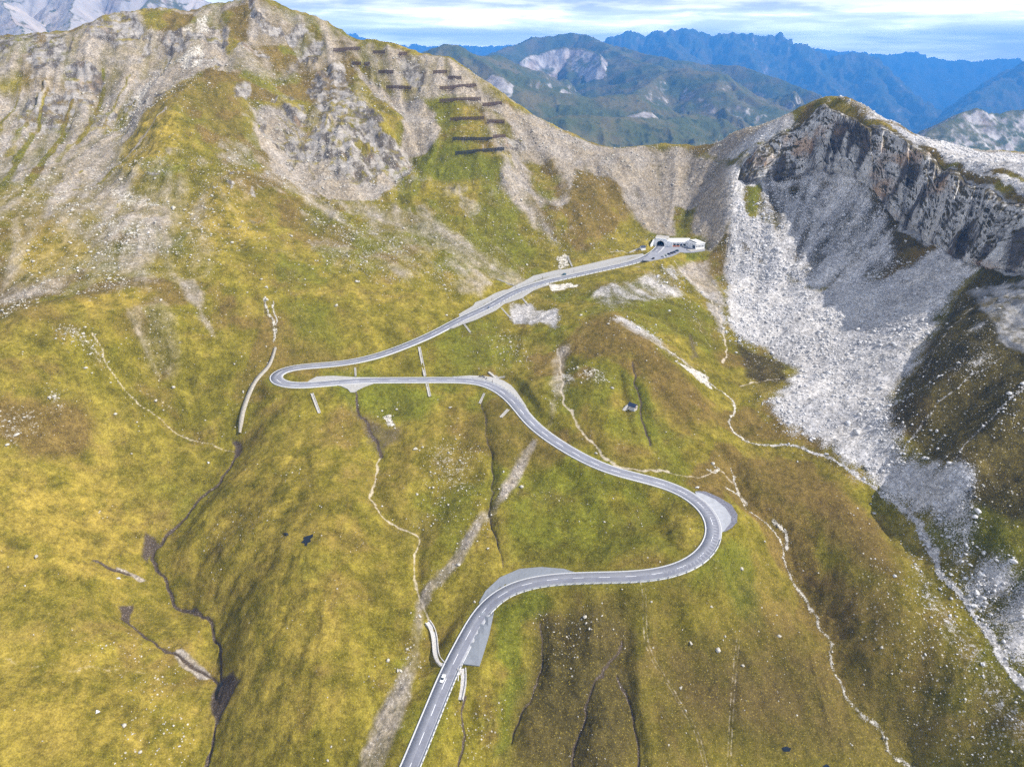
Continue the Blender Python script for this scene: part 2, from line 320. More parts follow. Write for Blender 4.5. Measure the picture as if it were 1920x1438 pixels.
zone('grassy', [(1265,385),(1300,390),(1300,445),(1270,440)], .8, 5)
zone('grassy', [(270,25),(360,25),(365,40),(330,60),(280,55)], .8, 4)
zone('grassy', [(420,20),(470,10),(455,90),(430,100)], .7, 5)
zone('grassy', [(490,100),(590,50),(600,70),(520,130)], .5, 6)
zone('heath', [(380,135),(450,130),(450,150),(380,155)], .8, 4)
# --- crags
zone('rock', [(590,140),(640,120),(660,180),(700,200),(725,240),(690,245),(640,230),(590,210),(575,170)], 1, 6)
zone('rock', [(745,100),(775,105),(800,140),(795,175),(765,160),(740,120)], .55, 6)
zone('rock', [(520,200),(575,205),(590,245),(540,240)], .8, 5)
zone('rock', [(120,120),(170,120),(200,150),(160,180),(120,170)], .9, 5)
zone('rock', [(60,60),(130,70),(120,110),(70,140),(50,110)], .7, 5)
zone('rock', [(150,40),(260,20),(270,60),(220,90),(170,80)], .8, 5)
zone('rock', [(940,250),(985,250),(990,270),(945,275)], .7, 4)
zone('rock', [(440,155),(475,160),(470,190),(440,190)], .6, 4)
zone('rock', [(1385,325),(1400,290),(1450,260),(1510,228),(1570,222),(1640,245),(1730,285),(1790,318),(1840,350),(1950,410),(1950,500),(1850,495),(1790,470),(1740,448),(1690,430),(1680,395),(1640,350),(1600,328),(1530,308),(1450,325),(1400,340)], 1, 4)
zone('rock', [(1830,540),(1950,500),(1950,680),(1880,660)], .9, 8)
# --- white cirque
zone('white', [(1362,290),(1540,190),(1990,300),(1990,1460),(1700,1200),(1500,900),(1380,740),(1352,600),(1362,480)], 1, 10)
zone('white', [(1100,530),(1270,500),(1340,560),(1340,720),(1100,600)], .7, 10)
zone('white', [(940,560),(1060,570),(1040,620),(960,610)], .8, 6)
zone('scree', [(1364,385),(1400,395),(1392,450),(1440,480),(1530,545),(1620,525),(1700,492),(1790,440),(1830,468),(1850,500),(1800,545),(1765,610),(1710,690),(1665,775),(1700,850),(1790,890),(1840,1000),(1960,1080),(1960,1180),(1850,1130),(1720,965),(1630,905),(1560,860),(1470,800),(1430,760),(1480,720),(1500,690),(1440,655),(1390,640),(1362,600),(1364,480)], .8, 14)
zone('scree', [(1364,395),(1392,405),(1400,460),(1450,500),(1530,560),(1630,535),(1700,500),(1790,450),(1830,475),(1790,545),(1700,680),(1655,770),(1600,800),(1490,760),(1500,690),(1440,650),(1385,625),(1364,580)], 1, 12)
zone('scree', [(1370,330),(1450,325),(1530,310),(1600,328),(1660,360),(1680,420),(1700,500),(1620,540),(1530,550),(1440,485),(1380,420)], .56, 10)
zone('dark', [(1425,352),(1470,345),(1530,345),(1600,345),(1640,355),(1680,400),(1700,490),(1630,515),(1540,525),(1480,470),(1440,410)], .8, 12)
zone('scree', [(1400,340),(1450,328),(1530,308),(1600,326),(1640,345),(1600,350),(1530,338),(1450,350)], .75, 5)
zone('scree', [(1366,390),(1400,380),(1440,420),(1490,480),(1540,545),(1440,500),(1380,440)], .9, 8)
zone('scree', [(1480,312),(1530,308),(1600,325),(1640,340),(1600,345),(1530,330)], .8, 4)
zone('green', [(1395,350),(1425,350),(1415,400),(1395,400)], .8, 4)
zone('grassy', [(1395,355),(1422,355),(1412,402),(1397,400)], .9, 3)
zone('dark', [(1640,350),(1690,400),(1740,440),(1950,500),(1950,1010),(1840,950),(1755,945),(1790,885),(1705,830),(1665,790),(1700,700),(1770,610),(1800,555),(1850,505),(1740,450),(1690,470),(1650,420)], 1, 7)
zone('scree', [(1830,600),(1880,620),(1850,690),(1790,740)], .36, 6)
zone('dark', [(1380,640),(1470,670),(1480,720),(1400,710)], .9, 6)
zone('dark', [(1560,690),(1620,690),(1600,710)], .6, 6)
zone('heath', [(1400,840),(1560,890),(1680,1020),(1720,1120),(1640,1110),(1530,1000),(1420,900)], .8, 14)
zone('dark', [(1500,950),(1650,960),(1760,1100),(1820,1220),(1900,1400),(1700,1330),(1600,1150)], .35, 18)
zone('heath', [(1390,660),(1470,690),(1440,760),(1560,860),(1600,900),(1500,850),(1410,800)], .5, 10)
zone('scree', [(1500,225),(1440,265),(1380,300),(1330,285),(1345,268),(1400,238),(1450,224)], .8, 5)
zone('scree', [(1640,236),(1720,256),(1780,270),(1950,285),(1990,420),(1840,345),(1750,284)], .85, 4)
zone('grassy', [(1540,196),(1575,200),(1640,234),(1690,256),(1640,246),(1560,222),(1536,210)], 1, 2)
zone('yellow', [(1540,190),(1575,196),(1640,234),(1690,256),(1640,246),(1560,222),(1536,208)], 1, 3)
zone('grassy', [(1735,275),(1760,280),(1800,310),(1860,335),(1930,370),(1930,390),(1840,350),(1780,312)], .75, 3)
zone('grassy', [(1850,320),(1900,330),(1950,350),(1950,340),(1880,315)], .6, 3)
# below the tunnel
zone('scree', [(1100,545),(1180,525),(1260,500),(1290,520),(1280,560),(1200,570),(1140,590)], .5, 9)
zone('scree', [(950,565),(1000,570),(1050,580),(1040,612),(970,600)], .72, 6)
zone('scree', [(1140,600),(1180,600),(1260,660),(1330,705),(1330,725),(1290,695),(1200,640)], .44, 6)
zone('scree', [(1270,500),(1330,480),(1360,560),(1370,640),(1345,620),(1320,560)], .62, 6)
zone('stone', [(1275,690),(1320,700),(1328,725),(1300,715)], .9, 3)
zone('mud', [(1285,625),(1300,625),(1308,670),(1290,675)], .55, 3)
zone('stone', [(1020,530),(1085,530),(1040,545)], .8, 3)
zone('stone', [(1038,480),(1060,470),(1065,500),(1045,505)], .6, 3)
zone('green', [(1010,560),(1040,545),(1090,535),(1060,570)], .6, 5)
zone('green', [(1282,474),(1310,474),(1300,492),(1288,490)], 1, 2)
zone('green', [(1180,580),(1300,560),(1350,600),(1340,680),(1290,640),(1220,630)], .6, 9)
zone('heath', [(1080,600),(1160,590),(1260,680),(1330,760),(1300,820),(1230,760),(1180,680),(1080,680)], .75, 12)
zone('heath', [(960,620),(1040,640),(1030,740),(1020,830),(980,740)], .45, 9)
zone('heath', [(1080,780),(1200,850),(1180,880),(1060,830)], .5, 9)
zone('stone', [(1075,690),(1130,690),(1140,720),(1090,715)], .45, 6)
zone('stone', [(1050,690),(1070,700),(1075,720),(1060,710)], .7, 3)
zone('scree', [(1045,640),(1075,650),(1065,720),(1030,800),(1010,840),(1025,760)], .45, 6)
zone('green', [(600,700),(700,690),(760,720),(840,740),(800,790),(700,790),(610,740)], .8, 9)
zone('green', [(820,600),(950,590),(930,690),(840,690)], .7, 9)
zone('green', [(520,560),(640,560),(640,660),(540,660)], .6, 14)
zone('green', [(1180,700),(1215,720),(1240,820),(1200,820),(1170,740)], .8, 6)
zone('green', [(960,860),(1080,880),(1280,1000),(1290,1040),(1100,1060),(960,1060),(930,1000)], .65, 12)
zone('green', [(920,1140),(1000,1110),(1040,1130),(980,1170),(960,1260),(920,1230)], 1, 6)
zone('green', [(1340,1030),(1400,1010),(1430,1130),(1440,1180),(1400,1180),(1360,1110),(1240,1110),(1290,1070)], .9, 8)
zone('green', [(940,1250),(990,1250),(960,1438),(930,1438)], .8, 6)
zone('green', [(850,430),(1010,440),(1010,480),(900,480)], .5, 10)
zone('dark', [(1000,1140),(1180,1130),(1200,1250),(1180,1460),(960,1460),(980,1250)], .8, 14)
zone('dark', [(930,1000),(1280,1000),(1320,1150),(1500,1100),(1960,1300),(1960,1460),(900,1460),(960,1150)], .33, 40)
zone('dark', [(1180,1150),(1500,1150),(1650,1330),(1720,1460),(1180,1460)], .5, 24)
zone('heath', [(1400,980),(1700,1050),(1930,1420),(1500,1460),(1200,1460),(1150,1150),(1330,1120)], .62, 40)
zone('heath', [(1200,1200),(1420,1200),(1500,1438),(1240,1438)], .5, 20)
zone('dark', [(1080,1120),(1180,1110),(1250,1140),(1180,1180)], .45, 10)
zone('mud', [(640,740),(690,780),(730,800),(755,790),(750,820),(715,850),(690,820)], .55, 4)
zone('stone', [(722,775),(735,772),(742,800),(725,798)], .8, 2)
zone('stone', [(790,830),(830,820),(880,850),(900,900),(860,920),(800,880)], .35, 9)
zone('scree', [(840,520),(880,510),(930,530),(900,550),(850,550)], .42, 6)
# trails of old gravel, brooks, paths
stroke('scree', [(1000,830),(960,890),(920,950),(880,1000),(840,1060),(800,1120),(785,1140)], 4.2, .60, 3)
stroke('scree', [(785,1140),(770,1220),(745,1310),(715,1400),(690,1470)], 3.6, .52, 3, w1=7)
for L, w in [([(440,815),(437,850),(410,890),(375,915),(345,960),(300,1000),(282,1030)], 1.5), ([(282,1030),(310,1075),(325,1110),(360,1130),(390,1155),(402,1190),(403,1240),(404,1270)], 1.3), ([(397,1350),(393,1400),(384,1450)], 1.4),
             ([(233,1130),(250,1160),(280,1190),(315,1220),(350,1245),(395,1278)], 1.2), ([(175,1055),(200,1060),(240,1068)], 1.6), ([(662,735),(668,762),(685,790),(708,825),(718,848)], 1.4),
             ([(905,748),(915,820),(920,900),(915,960),(940,1030),(946,1062)], .6), ([(866,1310),(858,1350),(862,1390),(858,1450)], .9), ([(1010,1160),(1012,1220),(1000,1290),(985,1340),(960,1400)], .6),
             ([(1165,1180),(1150,1230),(1110,1300),(1085,1370),(1075,1450)], .8), ([(1160,1250),(1180,1330),(1185,1400),(1200,1460)], .8), ([(1190,680),(1195,720),(1205,790),(1215,830)], 1.0)]:
    stroke('mud', L, w*.6, .95, .6)
zone('mud', [(432,812),(450,812),(446,845),(435,850)], .85, 2)
zone('mud', [(275,992),(300,998),(290,1018),(272,1030),(268,1020)], .8, 2)
zone('mud', [(230,1123),(248,1120),(247,1150),(232,1148)], .95, 1.5)
zone('mud', [(404,1270),(428,1268),(445,1285),(430,1310),(408,1340),(395,1355),(384,1340),(377,1310),(388,1285)], .85, 2)
stroke('scree', [(330,1228),(350,1245),(372,1266)], 2.5, .7, 1.5)
stroke('scree', [(225,1062),(262,1076)], 1.8, .7, 1)
for L, w in [([(718,848),(708,885),(703,920),(705,955),(740,980),(785,1000),(775,1040),(778,1100),(790,1135),(802,1165)], 1.35), ([(178,620),(200,680),(250,740),(300,770),(340,800),(400,825),(440,832)], 1.3), ([(250,720),(300,745),(330,765)], .8),
             ([(1045,650),(1055,700),(1053,740),(1075,780),(1110,830),(1150,863),(1175,875),(1250,882)], 1.9), ([(1250,882),(1290,892),(1330,890),(1350,880),(1380,900),(1398,935)], 1.2),
             ([(1362,480),(1366,420),(1368,380),(1376,330),(1400,295),(1440,262),(1500,226)], 1.5), ([(1262,490),(1290,520),(1320,545),(1345,580),(1362,640),(1352,680)], 1.8), ([(1290,555),(1310,600),(1330,650)], 1.),
             ([(1130,405),(1170,420),(1190,440),(1210,450)], 1.), ([(1100,300),(1110,330),(1150,370)], .9), ([(1208,470),(1180,474),(1145,474)], 1.8), ([(1380,720),(1440,715),(1520,712)], 1.2), ([(180,340),(250,365),(300,400),(350,430),(370,470)], .8)]:
    stroke('path', L, w*.5, .72, .8)
stroke('path', [(0,1232),(60,1243),(100,1238),(140,1249),(180,1246),(235,1256),(300,1275)], .9, .42, 1.2)
for L, w, w1 in [([(1372,870),(1397,940),(1440,975),(1470,1010),(1480,1050),(1515,1110),(1560,1185),(1562,1215),(1572,1260),(1600,1310),(1640,1345),(1670,1390),(1740,1435)], 1.8, 1.1),
             ([(1240,650),(1330,720),(1375,760),(1370,800),(1420,830),(1490,838),(1560,870),(1640,920),(1700,970),(1760,1050),(1820,1130),(1870,1220),(1940,1310)], 1.8, 4), ([(1450,970),(1475,990),(1480,1020)], 3.5, 2),
             ([(1330,880),(1345,885),(1352,880)], 2, 2), ([(1367,905),(1385,915),(1400,935)], 2.5, 1.5)]:
    stroke('stone', L, w*.42, .75, 1.3, w1=w1*.5)
zone('stone', [(1725,960),(1800,1060),(1890,1160),(1960,1260),(1960,1190),(1850,1110),(1780,1010)], .62, 8)
zone('stone', [(1700,1000),(1760,1090),(1850,1230),(1960,1420),(1900,1400),(1800,1250),(1720,1110)], .5, 10)
zone('scree', [(1690,900),(1790,930),(1850,1000),(1970,1060),(1970,1340),(1890,1260),(1820,1150),(1740,1020)], .56, 9)
# runnels of pale grit on the cirque wall
for L, w in [([(1527,312),(1510,355),(1485,400)], .8), ([(1575,325),(1545,380),(1500,470)], .9), ([(1620,335),(1590,400),(1540,470),(1500,540)], 1.2), ([(1690,340),(1650,390),(1600,440),(1560,500)], 1.2), ([(1470,325),(1450,380),(1430,450)], .9), ([(1660,450),(1600,500)], 2.5),
             ([(1780,570),(1700,690),(1660,780)], 1.5), ([(1890,520),(1800,600),(1720,700)], 1.2), ([(1870,680),(1780,750),(1700,840)], 1.4), ([(1920,740),(1830,830),(1760,900)], 1.6), ([(1480,320),(1470,345),(1440,400),(1420,440)], 1), ([(1600,340),(1560,400),(1530,440)], 1)]:
    stroke('stone', L, w*.55, .55, .9)
def runnel(px, py, length, w, val, key='stone'):
    p = raycast([(px, py)], hs)[0]; x, y = p[0], p[1]; L = [(x, y)]; e = 6.0
    for _ in range(int(length/5)):
        gx = float(hs(np.array(x+e), np.array(y))-hs(np.array(x-e), np.array(y))); gy = float(hs(np.array(x), np.array(y+e))-hs(np.array(x), np.array(y-e))); g = math.hypot(gx, gy)+1e-6
        x -= 5*gx/g+random.uniform(-.8, .8); y -= 5*gy/g+random.uniform(-.8, .8); L.append((x, y))
    P = np.array(L); idx, d, _, t = near_line(P, WX*.6+TX*.4, WY*.6+TY*.4, w+1.5); ww = w*(.5+.7*t)
    M[key][idx] = np.maximum(M[key][idx], val*(1-sstep(ww-1, ww+1, d))*(1-.5*t))
for k_ in range(26):
    t = random.random(); x = 1410+t*300; y = 345-40*math.sin(t*2.2)+t*60; runnel(x, y+random.uniform(0, 60), random.uniform(50, 130), random.uniform(.6, 1.8), random.uniform(.45, .8))
for k_ in range(16):
    runnel(random.uniform(1730, 1930), random.uniform(500, 700), random.uniform(40, 120), random.uniform(.5, 1.6), random.uniform(.35, .6))
for k_ in range(30):
    runnel(random.uniform(480, 1340), random.uniform(200, 330), random.uniform(60, 150), random.uniform(1, 3), random.uniform(.5, .8), random.choice(['scree', 'scree', 'grassy', 'heath']))
for k_ in range(24):
    runnel(random.uniform(20, 420), random.uniform(110, 260), random.uniform(60, 150), random.uniform(1, 3.5), random.uniform(.5, .9), random.choice(['scree', 'grassy', 'yellow', 'heath']))
# tracks
for o in (0, 6):
    stroke('path', [(1198+o,1096),(1206+o,1150),(1214+o,1215),(1255+o,1290),(1300+o,1370),(1325+o,1450)], .45, .5, .4, warp=False)
    stroke('path', [(1382+o,1195),(1372+o,1300),(1364+o,1450)], .5, .45, .4, warp=False)
zone('path', [(1193,1093),(1214,1093),(1208,1102),(1196,1100)], .6, 1)
stroke('stone', [(518,640),(515,610),(505,580),(497,562)], .9, .7, 1); stroke('stone', [(518,640),(519,600),(514,568)], .7, .7, .8); stroke('mud', [(513,620),(503,590),(499,565)], 1, .5, .8)
M['scree'] *= (1-M['grassy']*.9); M['stone'] *= (1-M['grassy']*.8)
zone('scree', [(-60,330),(200,330),(480,350),(440,430),(400,560),(200,560),(-60,600)], .36, 25)
av = fbm(TX, TY, 75, 3, 101)+.5*fbm(TX, TY, 22, 3, 102); M['heath'] = np.maximum(M['heath'], .72*sstep(.12, .42, av)*(1-M['green']*.7)*(1-M['yellow']*.75)*(1-.35*sstep(60, -60, TX)*sstep(470, 380, TY)))
av = fbm(TX, TY, 90, 3, 103)+.5*fbm(TX, TY, 25, 3, 104); M['green'] = np.maximum(M['green'], .62*sstep(.12, .45, av)*(1-M['heath']*.6))
av = fbm(TX, TY, 60, 3, 105)+.6*fbm(TX, TY, 18, 3, 106); M['scree'] = np.maximum(M['scree'], .40*sstep(.10, .40, av)*sstep(470, 600, TY)*(1-M['grassy']*.8))
zone('scree', [(640,85),(700,85),(880,130),(980,215),(960,285),(930,290),(900,200),(800,190),(740,180),(690,130)], .55, 8)
M['scree'] *= (1-M['grassy']*.6)
for k_ in M: M[k_] = M[k_].astype(np.float32)
print('zones')

# --- down-slope streaks
gx2 = np.arange(GX0, GX1+1, GS); gy2 = np.arange(GY0, GY1+1, GS)
A2, B2 = np.meshgrid(gx2, gy2)
HS2 = bilin(H4, (A2-GX0)/4, (B2-GY0)/4); HSb = blur(HS2, 4)
Gy, Gx = np.gradient(HSb, GS); gl = np.sqrt(Gx*Gx+Gy*Gy)+1e-4
Gx /= gl; Gy /= gl
def lic(scale, step, n, seed):
    acc = np.zeros_like(HS2)
    for sg in (1, -1):
        px, py = A2.copy(), B2.copy()
        for k in range(n):
            fx, fy = (px-GX0)/GS, (py-GY0)/GS
            ix = np.clip(fx.astype(np.int32), 0, Gx.shape[1]-1); iy = np.clip(fy.astype(np.int32), 0, Gx.shape[0]-1)
            px = px+sg*step*Gx[iy, ix]; py = py+sg*step*Gy[iy, ix]
            acc += vn(px/scale, py/scale, seed)
    acc -= acc.mean(); return acc/(acc.std()+1e-6)
L1 = lic(5.0, 3.0, 9, 21); L2 = lic(14.0, 7.0, 8, 22); L3 = lic(25.0, 10.0, 5, 23)
S1 = bilin(L1, (TX-GX0)/GS, (TY-GY0)/GS); S2 = bilin(L2, (TX-GX0)/GS, (TY-GY0)/GS)
SLOPE = bilin(gl, (TX-GX0)/GS, (TY-GY0)/GS)
# --- heights
auto = sstep(.18, .38, ridged(TX+WX*.15, TY, 46, 4, 51)*.6+fbm(TX, TY, 90, 2, 52)*.5)*sstep(640, 740, TY)*sstep(60, -80, TX)*(.35+.65*sstep(.35, .6, SLOPE))
P_ = raycast([(600,85),(700,80),(880,120),(1000,210),(1000,310),(830,310),(735,250),(730,140),(690,200),(620,115)], hs); idx, d, _ = near_poly(P_[:, :2], TX, TY, 10); auto[idx] *= sstep(-10, 10, d)
auto2 = sstep(.30, .45, ridged(TX, TY, 30, 4, 53)*.6+fbm(TX, TY, 120, 2, 54)*.5)*sstep(430, 520, TY)*sstep(-150, -260, TX)*.7
M['rock'] = np.maximum(M['rock'], np.maximum(auto, auto2)*.9*(1-M['grassy'])).astype(np.float32)
rk = np.maximum(M['rock'], 0); steep = sstep(.35, .8, SLOPE)
wx = rk*(9*fbm(TX, TY, 34, 2, 31)+4.5*fbm(TX, TY, 11, 3, 32)); wy = rk*(9*fbm(TX, TY, 34, 2, 33)+4.5*fbm(TX, TY, 11, 3, 34))
gxv = bilin(Gx, (TX-GX0)/GS, (TY-GY0)/GS); gyv = bilin(Gy, (TX-GX0)/GS, (TY-GY0)/GS)
cl_ = rk*sstep(.45, 1.0, SLOPE); S3 = bilin(L3, (TX-GX0)/GS, (TY-GY0)/GS); near_cr = sstep(120, 220, TX); rib = cl_*(S3*3.0+S2*3.0+S1*1.5)*(1-near_cr)-near_cr*cl_*1.0; wx = wx*(.7-.6*near_cr)+gxv*rib; wy = wy*(.7-.6*near_cr)+gyv*rib
H = hs(TX+wx, TY+wy)
far = np.clip(RRg.ravel()/500, .5, 1.6)
H = H+2.6*fbm(TX, TY, 70, 3, 41)*far+1.7*fbm(TX, TY, 27, 3, 40)+0.9*fbm(TX, TY, 10, 3, 42)+.32*fbm(TX, TY, 3.0, 2, 43)
H += rk*(1-.6*cl_)*(2.6*ridged(TX+WX*.2, TY, 24, 4, 44)+1.5*ridged(TX, TY, 7, 3, 45))+cl_*(1.2*np.sin(H*.55+2*fbm(TX, TY, 30, 2, 36))+.7*ridged(TX, TY, 5, 2, 37))
up = sstep(520, 700, TY)*sstep(200, -100, TX)
H += up*(1-M['scree']*.4)*(3.6*ridged(TX, TY, 55, 4, 46)+2.0*ridged(TX+WX*.1, TY, 17, 3, 56))
H += steep*(S1*.35+S2*.9)*(.5+.5*np.maximum(M['scree'], M['dark']))+.18*S1+.35*S2
H += np.maximum(M['scree'], M['stone'])*(.35*fbm(TX, TY, 2.2, 2, 47)+.5*np.maximum(0, fbm(TX, TY, 5, 2, 48)))
H -= M['mud']*1.0+.35*M['path']
dk = M['dark']
H -= dk*1.2*np.maximum(0, ridged(TX, TY, 26, 3, 49))*sstep(420, 300, TY)
def bump(pts, amp, r):
    idx, d, _, t = near_line(line3(pts)[:, :2], WX*.5+TX*.5, WY*.5+TY*.5, r*2.2); H[idx] += amp*np.exp(-(d/r)**2*1.4)*np.sin(np.pi*np.clip(t*.86+.07, 0, 1))**.5
for pts, amp, r in [([(20,612),(80,585),(140,572),(200,560),(275,545)], 5, 15), ([(185,640),(240,610),(300,600),(350,640)], 5, 18), ([(175,620),(200,680),(250,740),(300,770),(340,800),(400,825),(440,830)], -5, 9), ([(350,160),(330,220),(300,290),(250,340)], 9, 26), ([(470,320),(430,360),(400,420),(360,470)], 6, 20),
                    ([(150,395),(90,440),(40,500)], 5, 18), ([(600,860),(610,1000),(600,1150),(570,1320)], 6, 34), ([(440,815),(437,850),(375,915),(300,1000),(285,1030),(325,1110),(390,1155),(403,1240),(400,1300),(385,1438)], -5, 13), ([(233,1130),(280,1190),(350,1245),(395,1278)], -3, 9),
                    ([(1165,1160),(1150,1230),(1110,1300),(1085,1370),(1075,1450)], -3.2, 5), ([(1180,1150),(1170,1250),(1180,1330),(1200,1450)], -3.5, 5), ([(1010,1160),(1012,1220),(1000,1290),(985,1340),(960,1400)], -2.5, 5), ([(905,748),(915,820),(920,900),(915,960),(945,1062)], -2, 4), ([(718,848),(703,920),(740,980),(785,1000),(778,1100),(800,1165)], -2.4, 5),
                    ([(1190,680),(1195,720),(1205,790),(1215,830)], -2.5, 5), ([(1160,690),(1170,740),(1180,800)], -2, 4), ([(1130,590),(1200,650),(1280,720),(1340,800)], 4, 16), ([(1040,640),(1056,700),(1052,740),(1075,780),(1110,830)], -2.5, 7), ([(0,1240),(100,1245),(235,1255),(300,1280)], -3, 10), ([(60,960),(120,1100),(150,1200)], 4, 26),
                    ([(100,110),(180,170),(240,260)], -7, 16), ([(400,20),(415,90),(430,140)], -5, 12), ([(300,60),(270,150),(230,240)], -5, 14), ([(560,60),(530,120),(500,180)], -6, 14), ([(670,120),(720,170),(780,210)], -5, 12), ([(480,200),(540,300),(600,380)], -5, 16), ([(790,210),(780,290),(720,360)], -5, 14), ([(960,200),(1010,300),(1080,420)], -4, 12), ([(1110,300),(1150,380),(1210,440)], -4, 11), ([(1290,280),(1290,360),(1280,430)], -3, 10),
                    ([(1040,860),(1100,960),(1120,1050)], -1.6, 6), ([(1180,900),(1240,980),(1270,1040)], -1.6, 6), ([(1390,1150),(1372,1300),(1364,1440)], -1.4, 5), ([(1600,1000),(1700,1150),(1800,1330)], 4, 20), ([(1850,640),(1760,740),(1690,820)], 8, 15), ([(1920,740),(1830,850),(1770,930)], 8, 15), ([(1800,560),(1720,660),(1670,760)], -4, 8)]:
    bump(pts, amp, r)
# creek on the right is cut in
idx, d, _, _ = near_line(line3([(1372,870),(1397,940),(1440,975),(1470,1010),(1480,1050),(1515,1110),(1560,1185),(1562,1215),(1572,1260),(1600,1310),(1640,1345),(1670,1390),(1740,1435)])[:, :2], WX, WY, 16)
H[idx] -= 4.2*(1-sstep(0, 13, d))
CR_T = np.array([pz(*q) for q in [(1388,330,694),(1420,280,692),(1450,258,685),(1490,232,676),(1540,204,668),(1570,209,655),(1600,222,645),(1640,241,630),(1700,266,610),(1745,287,590),(1790,318,560),(1840,348,530),(1920,388,490),(2050,452,445),(2160,500,415)]])
CR_B = np.array([pz(*q) for q in [(1380,345,688),(1405,341,687),(1450,331,685),(1492,322,681),(1530,313,673),(1565,322,659),(1600,331,639),(1640,352,616),(1680,396,597),(1718,434,576),(1752,452,550),(1800,474,524),(1855,494,500),(1920,500,478),(2050,568,422)]])
o_ = CR_B[:, :2]-CR_T[:, :2]; o_ /= np.linalg.norm(o_, axis=1)[:, None]
idx, d, _ = near_poly(np.vstack([CR_T[:, :2], (CR_B[:, :2]+o_*3)[::-1]]), TX, TY, 3)
H0_ = H.copy(); H[idx] -= 13.0*sstep(-.5, 5, -d)
# --- bed of the road and of everything paved
for k, P in PAVE.items():
    idx, d, z = near_poly(P, TX, TY, 9)
    if k == 'parking': z = np.full(z.shape, -174.2)
    w = sstep(.6, 8.0, d); H[idx] = (z-.35)*(1-w)+H[idx]*w
idx, d, z, t = near_line(ROADX, TX, TY, 15)
w = sstep(HW+1.0, 14, d)
H[idx] = (z-.4)*(1-w)+H[idx]*w
for k, P in PAVE.items():
    if k in ('parking',): continue
    idx, d, z = near_poly(P, TX, TY, 1.0)
    m = d < .6; H[idx[m]] = np.minimum(H[idx[m]], z[m]-.35)
H = H.astype(np.float32)
HP = H.reshape(NR, len(AZ))
def ht(x, y):
    x = np.asarray(x, float); y = np.asarray(y, float)
    az = np.arctan2(x, y); r = np.hypot(x, y)
    return bilin(HP, (az-AZ[0])/(AZ[-1]-AZ[0])*(len(AZ)-1), (np.log(r)-math.log(122.))/(math.log(1480.)-math.log(122.))*(NR-1))
HF[0] = ht
# grade bright green verge along the road
idx, d, _, _ = near_line(ROAD, TX, TY, 12); M['green'][idx] = np.maximum(M['green'][idx], .55*(1-sstep(4, 12, d))*sstep(560, 480, TY[idx]))
print('heights')

def mesh_from(name, V, faces=None, quads=None, smooth=True):
    me = bpy.data.meshes.new(name)
    if quads is not None:
        n = len(quads); me.vertices.add(len(V)); me.vertices.foreach_set('co', np.asarray(V, np.float32).ravel())
        me.loops.add(n*4); me.loops.foreach_set('vertex_index', np.asarray(quads, np.int32).ravel())
        me.polygons.add(n); me.polygons.foreach_set('loop_start', np.arange(0, n*4, 4, dtype=np.int32)); me.polygons.foreach_set('loop_total', np.full(n, 4, np.int32))
        me.update(calc_edges=True)
    else:
        me.from_pydata([tuple(v) for v in V], [], faces)
    if smooth: me.polygons.foreach_set('use_smooth', np.ones(len(me.polygons), bool))
    return me
def grid_quads(nr, nc):
    i = np.arange(nr-1)[:, None]*nc+np.arange(nc-1)[None, :]
    return np.stack([i, i+1, i+nc+1, i+nc], -1).reshape(-1, 4)
def add_attr(me, name, chans):
    a = me.attributes.new(name, 'FLOAT_COLOR', 'POINT')
    while len(chans) < 4: chans.append(np.zeros_like(chans[0]))
    a.data.foreach_set('color', np.stack(chans, -1).astype(np.float32).ravel())
def structure(name, me, mat, kind='structure'):
    o = bpy.data.objects.new(name, me); COL.objects.link(o); o['kind'] = kind
    if mat: me.materials.append(mat)
    return o
